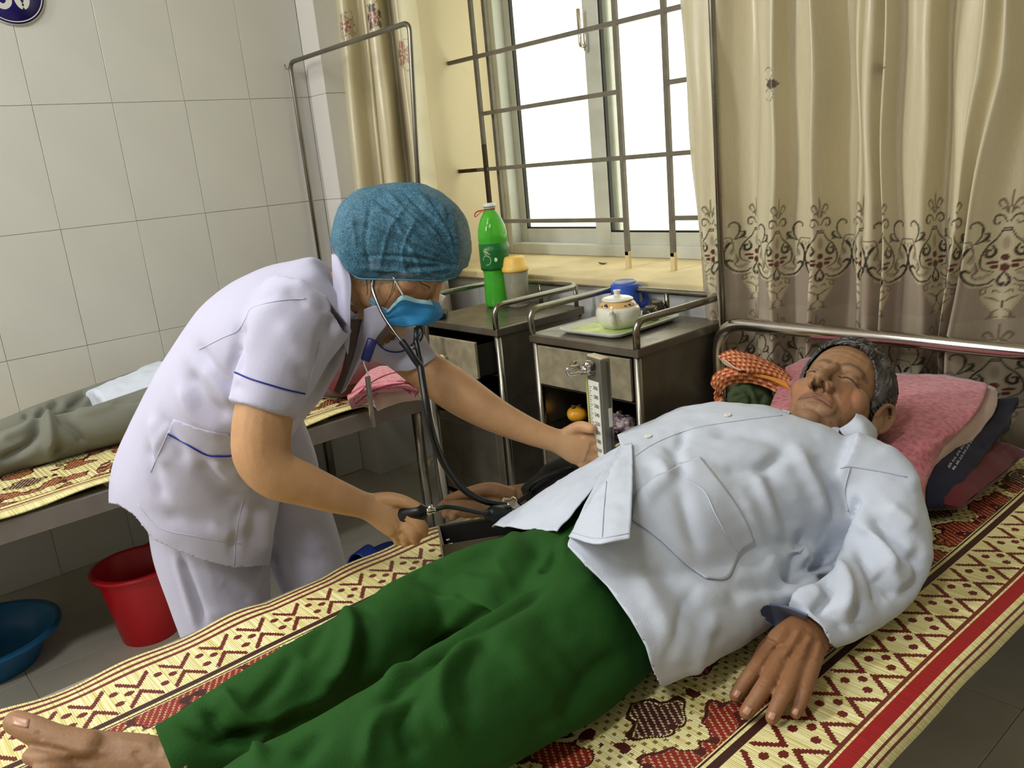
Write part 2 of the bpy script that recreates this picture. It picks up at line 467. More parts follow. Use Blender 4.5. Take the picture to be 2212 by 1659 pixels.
hz = float(Yp(1253, 85, 2.64)[2])
part('window_handle', merge(box(-2.505, -2.49, 2.635, 2.655, hz-.05, hz+.02, .004), tube(bend([(-2.497, 2.64, hz-.03), (-2.50, 2.615, hz-.03), (-2.50, 2.612, hz+.11)], .01), .008, 10)), m_chrome, s2)
# ------------------------------------------------------------------ iron window bars
YG = 2.39
gr = thing('window_grille', 'grey painted iron window bars rusting on the left, set inside the window opening', 'window bars', (-2.2, YG, WZ0))
def bar(x0, x1, z0, z1, m=m_iron, y=YG, h=.008): part('bar', box(x0, x1, y-h, y+h, z0, z1, .001, 1), m, gr, False)
B1, B2, B3 = -2.90, -2.11, -1.895
def hb(x0, x1, z, m=m_iron, y=YG): bar(x0, x1, z-.008, z+.008, m, y+.001)
for z in (1.717, 1.255): hb(WX0-.01, WX1+.01, z)
hb(B1, B2, 1.486); hb(B1+.05, B2, 1.03); hb(B3, WX1+.01, 1.49); hb(B3, WX1+.01, 1.035)
hb(WX0-.01, B1-.06, 1.2552, m_rust, YG-.002)
for x in (B2, B3, -1.3):
    bar(x-.009, x+.009, WZ0+.05, WZ1, m_iron); bar(x-.01, x+.01, WZ0-.005, WZ0+.065, m_sill)
bar(B1-.009, B1+.009, WZ0-.005, 1.36, m_rust); bar(B1-.009, B1+.009, 1.36, WZ1, m_iron)
bar(B1+.05-.009, B1+.05+.009, 1.02, WZ1, m_iron, YG+.03)
# ------------------------------------------------------------------ round room number sign on the left wall
sgc = np.array([XL, .735, 1.945]); sr = .1
sg = thing('number_sign', 'round blue room number plate with white digits high on the tiled wall', 'sign', sgc-[0, 0, sr])
m_signb = M('enamel_blue', (24, 16, 98), .3); m_signw = M('enamel_white', (205, 202, 192), .35)
axs = np.array([Y_, Z_, X_])
part('plate', lathe([(sr*.96, 0), (sr, .002), (sr, .006), (sr*.97, .008), (0.001, .008)], sgc, 64, axs), m_signw, sg)
part('face', lathe([(sr*.965, .0075), (sr*.965, .0092), (.001, .0092)], sgc, 64, axs), m_signb, sg)
a = np.linspace(0, 2*math.pi, 73)[:-1]
def annulus(r0, r1, h):
    V = [sgc+np.array([h, r*math.cos(t), r*math.sin(t)]) for t in a for r in (r0, r1)]
    n = len(a); return np.array(V), [[2*i, 2*i+1, 2*((i+1) % n)+1, 2*((i+1) % n)] for i in range(n)]
part('ring_line', annulus(sr*.885, sr*.915, .0098), m_signw, sg)
def digit_stroke(pts, wdt):
    P = cr(np.array([sgc+[.0100, p[0], p[1]] for p in pts]), 8); T, N, B = frames(P, (1, 0, 0))
    L = np.array([p+b*wdt/2 for p, b in zip(P, B)]); R_ = np.array([p-b*wdt/2 for p, b in zip(P, B)])
    return grid(np.stack([L, R_], 1))
k = .052
zero = [(.003+.0255+.0165*math.sin(t), .0+k*.86*-math.cos(t)) for t in np.linspace(0, 2*math.pi, 17)]
three = [(-.047, .030), (-.033, .045), (-.016, .040), (-.012, .020), (-.024, .004), (-.010, -.012), (-.011, -.034), (-.026, -.0455), (-.043, -.037), (-.050, -.022)]
part('digit', digit_stroke(zero, .017), m_signw, sg); part('digit', digit_stroke(three, .017), m_signw, sg)

# ================================================================== curtains with woven ornament
CREAM, TAUPE, DARK, MID, RED = [lin(c) for c in ((210, 200, 166), (162, 148, 130), (42, 34, 26), (118, 106, 84), (92, 36, 30))]
S_D = [  # dark scroll lines in units of the motif, half period .63
 ([(.04, .64), (.12, .46), (.25, .31), (.33, .11), (.30, -.07), (.14, -.155)], .020), ([(.17, .33), (.12, .22), (.18, .13), (.25, .155), (.24, .25), (.19, .25)], .034),
 ([(.02, .75), (.08, .86), (.17, .86), (.19, .75), (.13, .71), (.10, .76)], .020), ([(.43, .40), (.35, .53), (.34, .69), (.42, .785), (.51, .76), (.53, .70), (.50, .69)], .022),
 ([(.43, .39), (.30, .44), (.22, .42)], .020), ([(.32, .43), (.25, .50), (.25, .56), (.30, .56)], .030), ([(.49, .33), (.60, .155), (.61, -.02), (.53, -.22), (.39, -.35), (.21, -.365), (.12, -.29)], .026),
 ([(.53, -.22), (.59, -.11), (.51, -.08), (.45, -.12)], .034), ([(0, -.16), (.07, -.30), (.055, -.39), (.02, -.42), (.01, -.36)], .026), ([(.05, .59), (-.02, .59)], .02), ([(.05, .63), (-.02, .63)], .02),
 ([(.60, .22), (.52, .33)], .03), ([(.63, -.02), (.63, .2)], .014)]
S_M = [([(0, 1.3), (0, 1.02)], .02), ([(.02, 1.0), (.10, 1.15), (.16, 1.10), (.12, 1.02)], .024), ([(.02, .9), (.05, 1.0), (.1, .97)], .03), ([(.62, .45), (.50, .44), (.46, .33), (.44, .20), (.50, .08)], .02),
 ([(.4, .05), (.36, -.1), (.42, -.18), (.36, -.26)], .026), ([(.12, -.4), (.21, -.44), (.28, -.46), (.26, -.55), (.2, -.52), (.22, -.45)], .018), ([(.2, -.62), (.1, -.66), (.03, -.72)], .02), ([(.03, -.55), (.1, -.5), (.13, -.56)], .016),
 ([(.03, -.86), (.1, -.92), (.12, -1.0), (.25, -1.1)], .02), ([(.02, -1.02), (.1, -1.0), (.09, -1.08)], .016), ([(.14, -1.05), (.2, -1.15), (.28, -1.2), (.3, -1.12)], .018)]
E_R = [((0, .10), (.055, .062)), ((0, -.085), (.062, .075)), ((.16, .02), (.085, .034)), ((.13, -.06), (.06, .04))]
E_M = [((.46, .12), (.06, .09)), ((.27, .48), (.05, .07)), ((.40, -.06), (.045, .06)), ((.3, -.24), (.08, .04)), ((.55, .36), (.03, .03)), ((.63, .33), (.035, .045)), ((.2, -.2), (.05, .03)), ((0, .36), (.05, .13))]
UNIT = .128; HP = .63
def ornament(U, Zv, zc, off=0.0, tint=None):
    x = U/UNIT+off; x = np.abs((x+HP) % (2*HP)-HP); yy = (Zv-zc)/UNIT
    y = (yy+1.05) % 2.45-1.05
    y = np.where(yy > 1.40, 9.0, y)
    col = np.tile(CREAM, (len(x), 1)); P = np.stack([x, y], 1)
    edge = np.interp(x, [0, .14, .2, .45, .6, .63], [-.5, -.5, -.45, -.40, -.15, .0])
    neck = .17+.10*np.cos((y+.55)*6.5)
    low = (yy < 1.4) & (y < edge) & (x > neck)
    col[low] = TAUPE
    col[(yy < -1.05)] = lin((168, 155, 134))
    line = (yy < 1.4) & (y < edge+.05) & (x > neck-.05) & ~low; col[line] = lin((196, 184, 150))
    for c, r in E_M:
        d = ((x-c[0])/r[0])**2+((y-c[1])/r[1])**2; k = np.clip(1.4-d, 0, 1)[:, None]*.55*(y < 8)[:, None]; col = col*(1-k)+MID*k
    for L, c in ((S_M, MID), (S_D, DARK)):
        for pts, wd in L:
            d, al = polyline_dist(P, cr(pts, 5)); ww = wd*(.55+.55*np.sin(np.clip(al, .06, .94)*math.pi))
            k = np.clip((ww*.75-d)/.012+.5, 0, 1)[:, None]; col = col*(1-k)+c*k
    for c, r in E_R:
        d = ((x-c[0])/r[0])**2+((y-c[1])/r[1])**2; k = np.clip((1.15-d)*3, 0, 1)[:, None]; col = col*(1-k)+RED*k
    for yd in (-.77, -.82, -.72):
        k = (np.hypot(x, y-yd) < .02); col[k] = DARK
    return col
def find_u(S, L, y0, z0, z1, px, z, amp=1.75):
    k = 1-.25*((z-z0)/(z1-z0)); Q = np.stack([S[:, 0], y0-S[:, 1]*k*amp, np.full(len(S), z)], 1); p = pix(Q); c = np.where(np.abs(p[:, 0]-px) < 7)[0]
    if not len(c): return float(L[np.argmin(np.abs(p[:, 0]-px))])
    return float(L[c[np.argmin(depth(Q[c]))]])
def petals(col, U, Zv, cu, cz, angs, ln, wd, c_in, c_out, loops=True):
    for a in angs:
        ca, sa = math.cos(a), math.sin(a); dx, dz = U-cu, Zv-cz
        s = dx*ca+dz*sa; t = -dx*sa+dz*ca; prof = wd*np.sin(np.clip(s/ln, 0, 1)**1.2*math.pi)
        k = (s > 0) & (s < ln)
        ins = k & (np.abs(t) < prof); ring = k & (np.abs(t) < prof+.0025) & ~ins
        col[ins] = c_in; col[ring] = c_out
        if loops:
            for sg_ in (-1, 1):
                d = np.abs(np.hypot(s-ln*.75, t-sg_*wd*2.1)-wd*1.3); col[(d < .0011) & k] = MID
    return col
m_curt = M('satin_curtain', (196, 182, 142), .30, attr=True, vary=.05, vscale=60, stretch=(6, 6, .4), sheen=.1, spec=1.0, bump=.1, bscale=400)
m_curt.node_tree.nodes['Principled BSDF'].inputs['Anisotropic'].default_value = .5
def curtain(name, keys, z0, z1, zdense, nu, rows, y0, off, zc, painter, label, cat, tilt=None):
    """keys: (x in metres, forward offset, sharpness) of ridges and valleys along the rod"""
    K = np.array(keys, float); u = np.linspace(0, 1, nu); Sx = cr(K[:, :2], 14)
    L = np.concatenate([[0], np.cumsum(np.linalg.norm(np.diff(Sx, axis=0), axis=1))]); tot = L[-1]
    X = np.interp(u*tot, L, Sx[:, 0]); Yo = np.interp(u*tot, L, Sx[:, 1]); U = u*tot
    zs = np.concatenate([np.linspace(z0, zdense, rows[0]), np.linspace(zdense, z1, rows[1])[1:]])
    P = np.zeros((nu, len(zs), 3))
    for j, z in enumerate(zs):
        k = 1-.25*((z-z0)/(z1-z0)); wv = .006*np.sin(z*5+X*9)+.004*np.sin(z*13+X*31)
        xs = X+wv*1.2
        if tilt is not None: xs = xs+tilt(X, z)
        P[:, j] = np.stack([xs, y0-(Yo)*k*1.75-wv*.6, np.full(nu, z)], 1)
    UU = np.repeat(U[:, None], len(zs), 1).ravel(); ZZ = np.repeat(zs[None], nu, 0).ravel()
    col = painter(UU, ZZ, zc, off)
    g = grid(P)
    c = thing(name, label, cat, (float(X.mean()), y0, z0))
    part('fabric', g, m_curt, c, True, col=col)
    return c, P, U
zc = float(Yp(1613, 556, 2.1)[2])
def cx(px, y=2.1): return float(Yp(px, 300, y)[0])
keysR = [(cx(1498, 2.13), -.015), (cx(1520), .02), (cx(1542), .012), (cx(1566), .046), (cx(1585), .01), (cx(1610), -.012), (cx(1638), .008), (cx(1655), .042), (cx(1680), .052), (cx(1698), .056), (cx(1700), .012), (cx(1722), .006), (cx(1752), .018),
         (cx(1768), .045), (cx(1780), .022), (cx(1795), -.035), (cx(1818), -.028), (cx(1845), .004), (cx(1862), -.005), (cx(1880), .04), (cx(1900), .046), (cx(1915), .014), (cx(1926), .046), (cx(1934), .05), (cx(1938), .01), (cx(1970), .012), (cx(2003), .012),
         (cx(2012), -.04), (cx(2035), -.03), (cx(2060), .004), (cx(2092), .012), (cx(2112), .05), (cx(2134), .02), (cx(2150), .052), (cx(2164), .042), (cx(2190), .005), (cx(2212), -.01), (cx(2260), -.04), (cx(2300), .02), (cx(2350), -.02), (cx(2420), .04), (cx(2500), -.02), (cx(2600), .03)]
LR = {}
def paintR(U, Zv, zc, off):
    col = ornament(U, Zv, zc, off)
    up = Zv > zc+.3
    for px, py in ((1688, 180), (1919, 146)):
        q = Yp(px, py, 2.07); cu = find_u(LR['S'], LR['U'], 2.125, .30, 2.62, px, q[2])
        s = up & (np.abs(U-cu) < .09) & (np.abs(Zv-q[2]) < .09); c2 = col[s]
        col[s] = petals(c2, U[s], Zv[s], cu+.002, q[2], (math.pi,), .052, .0125, lin((88, 72, 64)), lin((205, 195, 165)))
    return col
Sx = cr(np.array(keysR)[:, :2], 14); LL = np.concatenate([[0], np.cumsum(np.linalg.norm(np.diff(Sx, axis=0), axis=1))]); LR['S'] = Sx; LR['U'] = LL
u1 = np.interp(-cx(1613), -Sx[:, 0][::-1]*1, LL[::-1]) if False else LL[np.argmin(np.abs(Sx[:, 0]-cx(1613)))]
def tiltR(X, z):
    return np.where(X > cx(2080), (z-1.2)*.0, 0)+np.clip((X-cx(2060))/.1, 0, 1)*(-.10)*np.clip((1.25-z)/.6, -.2, .8)*np.exp(-((X-cx(2110))/.09)**2) + np.clip((cx(1545)-X)/.05, 0, 1)*(-.055)*np.clip((z-.9)/1.0, -.2, 1.2)
cR, PR, UR = curtain('window_curtain', keysR, .30, 2.62, 1.54, 620, (420, 100), 2.125, -u1/UNIT, zc, paintR, 'wide cream satin curtain with dark scroll border hanging behind the headboard', 'curtain', tiltR)
def kl(px, Y): q = Yp(px, 200, Y); return (float(q[0]), 2.14-Y)
keysL = [kl(738, 1.925), kl(760, 1.92), kl(774, 1.925), kl(776, 1.94), kl(792, 1.935), kl(800, 1.915), kl(812, 1.90), kl(824, 1.92), kl(832, 1.96), kl(846, 1.97), kl(853, 2.0), kl(855, 1.95), kl(866, 1.93), kl(880, 1.95), kl(886, 2.02), kl(900, 2.0), kl(912, 1.99), kl(922, 2.03), kl(927, 2.10), kl(921, 2.14)]
def paintL(U, Zv, zc, off):
    col = ornament(U, Zv, zc, off); X = np.interp(U, UL_, XL_)
    for px, py, cin in ((803, 64, (88, 72, 66)), (878, 122, (170, 112, 88)), (752, 88, (176, 160, 122))):
        q = Yp(px, py, 1.98); cu = find_u(SxL, UL_, 2.14, .35, 2.62, px, q[2])
        s = (np.abs(U-cu) < .1) & (np.abs(Zv-q[2]) < .1); c2 = col[s]
        c2 = petals(c2, U[s], Zv[s], cu, q[2], np.arange(0.5, 6.7, 1.25), .05, .012, lin(cin), lin((205, 195, 165)))
        col[s] = petals(c2, U[s], Zv[s], cu, q[2], np.arange(1.1, 7.2, 1.25), .025, .006, lin((150, 92, 70)), lin((205, 190, 165)), False)
    return col
SxL = cr(np.array(keysL), 14); UL_ = np.concatenate([[0], np.cumsum(np.linalg.norm(np.diff(SxL, axis=0), axis=1))]); XL_ = SxL[:, 0]
def tiltL(X, z): return np.clip((X+2.93)/.12, 0, 1)*.035*np.clip(1.75-z, -.3, 1.2)
cL, _, _ = curtain('window_curtain', keysL, .35, 2.62, 1.45, 340, (160, 330), 2.14, 0.3, zc-.03, paintL, 'narrow cream satin curtain with reddish flowers gathered beside the tiled column', 'curtain', tiltL)
rod = thing('curtain_rod', 'thin steel curtain rod above the window, carrying both curtains', 'curtain rod', (-1.6, 2.13, 2.63))
part('pole', tube([(-3.15, 2.13, 2.64), (0.2, 2.13, 2.64)], .012, 12), m_steel, rod)
part('bracket', box(-1.62, -1.60, 2.13, 2.2, 2.62, 2.66, .002), m_steel, rod); part('bracket', box(-.02, 0, 2.13, 2.2, 2.62, 2.66, .002), m_steel, rod)
# ================================================================== woven mats (pattern in metres: u across the bed, v along it)
def mat_weave(name, W_, plain=False, red_edge=True):
    m = bpy.data.materials.new(name); m.use_nodes = True; nt = m.node_tree; N, L = nt.nodes, nt.links
    b = N['Principled BSDF']; b.inputs['Roughness'].default_value = .42
    tc = N.new('ShaderNodeTexCoord'); sp = N.new('ShaderNodeSeparateXYZ'); L.new(tc.outputs['UV'], sp.inputs[0])
    q = lambda op, a, b_=None, c=None, cl=False: MX(nt, op, a, b_, c, cl)
    # saw-tooth the pattern to the straws, as weaving does
    u0, v0 = sp.outputs[0], sp.outputs[1]
    v = q('MULTIPLY', q('FLOOR', q('MULTIPLY', v0, 340.)), 1/340.); v = q('ADD', v, q('MULTIPLY', q('PINGPONG', q('MULTIPLY', u0, 340.), 1.), .0012))
    u = u0
    e = q('MINIMUM', u, q('SUBTRACT', W_, u))                       # distance from the nearer long edge
    fe = q('MULTIPLY', v, 1/.067); t = q('FRACT', fe); tri = q('ABSOLUTE', q('SUBTRACT', q('MULTIPLY', t, 2.), 1.))
    s = q('DIVIDE', q('SUBTRACT', e, .053), .086); sc = q('SUBTRACT', s, .5)
    asc = q('ABSOLUTE', sc)
    z1 = q('LESS_THAN', q('ABSOLUTE', q('SUBTRACT', asc, q('ADD', q('MULTIPLY', tri, .51), .09))), .075)
    z1 = q('MULTIPLY', z1, q('LESS_THAN', tri, .76))
    def dot(ct, cs, rt, rs):
        a = q('ABSOLUTE', q('SUBTRACT', t, ct)); a = q('MINIMUM', a, q('SUBTRACT', 1., a))
        dd = q('ADD', q('POWER', q('DIVIDE', a, rt), 2.), q('POWER', q('DIVIDE', q('SUBTRACT', asc, cs), rs), 2.))
        return q('LESS_THAN', dd, 1.)
    dots = q('MAXIMUM', dot(.27, .0, .105, .075), dot(.0, .19, .105, .075))
    tip = q('MULTIPLY', q('GREATER_THAN', asc, .46), q('LESS_THAN', asc, .5))
    band = q('MULTIPLY', q('GREATER_THAN', s, 0.), q('LESS_THAN', s, 1.))
    brown = q('MULTIPLY', band, q('MAXIMUM', z1, dots))
    def stripe(a, b_): return q('MULTIPLY', q('GREATER_THAN', e, a), q('LESS_THAN', e, b_))
    if plain: brown = q('MULTIPLY', brown, 0.)
    dark = q('MAXIMUM', stripe(.141, .153), stripe(.158, .161))
    rs_ = q('GREATER_THAN', u, W_/2); ls_ = q('LESS_THAN', u, W_/2)
    edge = q('MAXIMUM', q('MULTIPLY', rs_, q('MAXIMUM', stripe(.049, .055), q('MAXIMUM', stripe(.008, .011), stripe(.016, .019)))), q('MULTIPLY', ls_, q('MAXIMUM', stripe(.036, .044), q('MAXIMUM', stripe(.006, .012), stripe(.020, .027)))))
    red = q('MULTIPLY', rs_, stripe(.026, .046)) if red_edge else q('MULTIPLY', stripe(.024, .034), 1.)
    # centre field: dotted ground with big red and dark motifs
    inner = q('GREATER_THAN', e, .05 if plain else .163)
    if plain: dark = q('MULTIPLY', dark, 0.)
    cv = N.new('ShaderNodeCombineXYZ'); vm = q('PINGPONG', v, .42); um = q('ABSOLUTE', q('SUBTRACT', u, W_/2))
    L.new(um, cv.inputs[0]); L.new(vm, cv.inputs[1])
    n1 = N.new('ShaderNodeTexNoise'); n1.inputs['Scale'].default_value = 11.; n1.inputs['Detail'].default_value = 2.5; L.new(cv.outputs[0], n1.inputs['Vector'])
    n2 = N.new('ShaderNodeTexNoise'); n2.inputs['Scale'].default_value = 7.; n2.inputs['Detail'].default_value = 2.; n2.inputs['Distortion'].default_value = .6; L.new(cv.outputs[0], n2.inputs['Vector'])
    f1, f2 = n1.outputs['Fac'], n2.outputs['Fac']
    mred = q('MULTIPLY', inner, q('GREATER_THAN', f1, .55)); mout = q('MULTIPLY', inner, q('LESS_THAN', q('ABSOLUTE', q('SUBTRACT', f1, .535)), .014))
    mdk = q('MULTIPLY', inner, q('GREATER_THAN', f2, .62)); mo2 = q('MULTIPLY', inner, q('LESS_THAN', q('ABSOLUTE', q('SUBTRACT', f2, .60)), .012))
    hatch = q('LESS_THAN', q('FRACT', q('ADD', q('MULTIPLY', u, 60.), q('MULTIPLY', v, 95.))), .22)
    gd = q('MULTIPLY', q('LESS_THAN', q('FRACT', q('MULTIPLY', v, 80.)), .42), q('LESS_THAN', q('FRACT', q('ADD', q('MULTIPLY', u, 62.), q('MULTIPLY', q('FLOOR', q('MULTIPLY', v, 80.)), .5))), .36))
    specks = q('MULTIPLY', inner, gd)
    def mix(fac, c0, c1):
        n = N.new('ShaderNodeMix'); n.data_type = 'RGBA'
        if hasattr(fac, 'node'): L.new(fac, n.inputs[0])
        else: n.inputs[0].default_value = fac
        for i, c in ((6, c0), (7, c1)):
            if hasattr(c, 'node'): L.new(c, n.inputs[i])
            else: n.inputs[i].default_value = rgba(c)
        return n.outputs[2]
    st = N.new('ShaderNodeTexNoise'); mp = N.new('ShaderNodeMapping'); mp.inputs['Scale'].default_value = (6, 330, 1)
    L.new(tc.outputs['UV'], mp.inputs[0]); L.new(mp.outputs[0], st.inputs['Vector']); st.inputs['Scale'].default_value = 1.; st.inputs['Detail'].default_value = 3
    pal = N.new('ShaderNodeValToRGB'); pal.color_ramp.elements[0].position = .32; pal.color_ramp.elements[1].position = .68
    pal.color_ramp.elements[0].color = rgba((214, 198, 112)); pal.color_ramp.elements[1].color = rgba((244, 238, 186))
    L.new(st.outputs['Fac'], pal.inputs[0])
    c = pal.outputs[0]
    c = mix(specks, c, (132, 104, 52))
    c = mix(mred, c, (132, 62, 38) if plain else (138, 34, 26)); c = mix(q('MULTIPLY', mred, hatch), c, (196, 160, 110)); c = mix(mout, c, (78, 22, 18))
    c = mix(mdk, c, (74, 34, 30)); c = mix(q('MULTIPLY', mdk, hatch), c, (206, 190, 150)); c = mix(mo2, c, (60, 22, 16))
    c = mix(brown, c, (104, 30, 22)); c = mix(dark, c, (62, 26, 20)); c = mix(edge, c, (112, 42, 30)); c = mix(red, c, (160, 22, 26) if red_edge else (120, 60, 40))
    sh = N.new('ShaderNodeMapRange'); sh.inputs['From Min'].default_value = .3; sh.inputs['From Max'].default_value = .7; sh.inputs['To Min'].default_value = .82; sh.inputs['To Max'].default_value = 1.12
    L.new(st.outputs['Fac'], sh.inputs['Value']); mu = N.new('ShaderNodeVectorMath'); mu.operation = 'MULTIPLY'
    L.new(c, mu.inputs[0]); L.new(sh.outputs[0], mu.inputs[1]); L.new(mu.outputs[0], b.inputs['Base Color'])
    wv = q('PINGPONG', q('MULTIPLY', v0, 680.), 1.)
    bp = N.new('ShaderNodeBump'); bp.inputs['Strength'].default_value = .35; bp.inputs['Distance'].default_value = .0012
    L.new(q('ADD', wv, st.outputs['Fac']), bp.inputs['Height']); L.new(bp.outputs[0], b.inputs['Normal'])
    return m
def sheet_mat(name, label, x0, x1, y0, y1, zf, xf, mat, nx=40, ny=150):
    """zf, xf: height and sideways shift of the mat, at (u, y)"""
    us = np.linspace(0, 1, nx); ys = np.linspace(y0, y1, ny); P = np.zeros((nx, ny, 3)); uv = np.zeros((nx, ny, 2))
    for j, y in enumerate(ys):
        a, b_ = xf(y)
        P[:, j] = np.stack([(x0+a)*(1-us)+(x1+b_)*us, np.full(nx, y), zf(us, y)], 1)
        uv[:, j] = np.stack([us*(x1-x0), np.full(nx, y-y0)], 1)
    g = grid(P); n = len(g[0]); V, F = shell((g[0], g[1][:, ::1]), .004)
    if vnormals(*g)[:, 2].mean() < 0: V, F = shell((g[0], g[1][:, ::-1]), .004)
    return solo(name, (V, F), mat, label, 'mat', uv=np.concatenate([uv.reshape(-1, 2)]*2))
BT = .55
def zf1(us, y):
    ed = np.where(us < .5, us*.96, (1-us)*.96*3+.06)
    wav = .004*np.sin(y*9)+.004*np.sin(y*17+1)+.004*np.sin(y*31)
    return BT+.008+np.maximum(wav, -.004)*np.exp(-ed/.05)*1.2-.016*np.exp(-((1-us)*.96/.02)**2)
def xf1(y): return (.008*math.sin(y*7)+.012*math.exp(-((y-.85)/.3)**2), .006*math.sin(y*5))
m_mat1 = mat_weave('woven_straw_mat', .988)
sheet_mat('sleeping_mat', 'cream straw mat with dark red zigzag borders on the near bed', -1.362, -.374, -.12, 1.99, zf1, xf1, m_mat1)
def zf2(us, y):
    return .565+.010*(np.sin(y*8.5+.7)**2)*np.exp(-((1-us)*.9/.06)**2)
m_mat2 = mat_weave('woven_straw_mat_brown', .86, plain=True, red_edge=False)
sheet_mat('sleeping_mat', 'straw mat with brown pattern and curled edge on the bed by the tiled wall', -3.165, -2.268, -.5, 1.50, zf2, lambda y: (0, .01*math.sin(y*9)), m_mat2, 30, 120)

# ================================================================== beds
m_bedrail = M('bed_rail_steel', (150, 142, 134), .45, .5, vary=.12, vscale=9)
def bed(x0, x1, y0, y1, railz, px0, px1, label, head_y, head_z, boxrail=True, netz=1.72, nety=None, net=(None, None)):
    m_rail = m_bedrail; b = thing('hospital_bed', label, 'bed', ((x0+x1)/2, (y0+y1)/2, 0))
    rt = railz; rb = railz-.056
    part('side_rail', box(x0, x0+.03, y0, y1, rb, rt, .003), m_rail, b, False); part('side_rail', box(x1-.03, x1, y0, y1, rb, rt, .003), m_rail, b, False)
    part('end_rail', box(x0+.03, x1-.03, y1-.03, y1, rb, rt, .003), m_rail, b, False); part('end_rail', box(x0+.03, x1-.03, y0, y0+.03, rb, rt, .003), m_rail, b, False)
    n = 12; w_ = (y1-y0-.08)/n
    for i in range(n):
        part('bed_slat', box(x0+.03, x1-.03, y0+.04+i*w_, y0+.04+(i+1)*w_-.02, rt-.008, rt+.001, .002, 1), m_steeld, b, False)
    for x in (x0+.02, x1-.02):
        for y in (y0+.04, y1-.05): 
            lg = part('leg', tube([(x, y, 0.0), (x, y, rb+.01)], .017, 14), m_steel, b); part('foot_cap', lathe([(.021, 0), (.022, .02), (.018, .026)], (x, y, 0), 14), m_black, lg)
    r = .0195
    lean = 0.0 if head_z > .7 else .13
    hp = bend([(px0, head_y, .02), (px0, head_y, head_z), (px1, head_y, head_z), (px1, head_y, .02)], .10 if lean == 0 else .03, 10)
    h = part('headboard_rail', tube(hp, r, 20, up=(0, 1, 0)), m_chrome, b)
    if lean == 0: part('headboard_bar', tube([(px0, head_y, rt-.03), (px1, head_y, rt-.03)], .014, 14), m_chrome, h)
    if nety is not None:
        a, c = net
        nf = part('net_frame', tube(bend([(a[0], nety, .35), (a[0]+a[1], nety, netz-.005), (c[0]+c[1], nety, netz), (c[0]+.3*lean, nety-.9*lean, .55 if lean else .35)], .035, 8), .0085, 12, up=(0, 1, 0)), m_steel, b)
        part('net_hook', tube(bend([(a[0]+a[1]-.004, nety, netz-.02), (a[0]+a[1]-.022, nety-.01, netz-.026), (a[0]+a[1]-.026, nety-.01, netz-.008)], .006), .0022, 8), m_steel, nf)
    return b
bed(-1.375, -.42, -.12, 1.985, BT, -1.455, -.33, 'steel bed with polished headboard tube, in the foreground under the zigzag mat', 2.03, .768, nety=2.045, net=((-1.44, -.02), (-.31, -.02)), netz=1.76)
bed(-3.172, -2.275, -.5, 1.53, .55, -3.12, -2.285, 'dull steel bed with tall net frame, standing along the tiled wall', 1.545, .565, nety=1.66, net=((-3.15, -.005), (-2.33, .005)), netz=1.735)

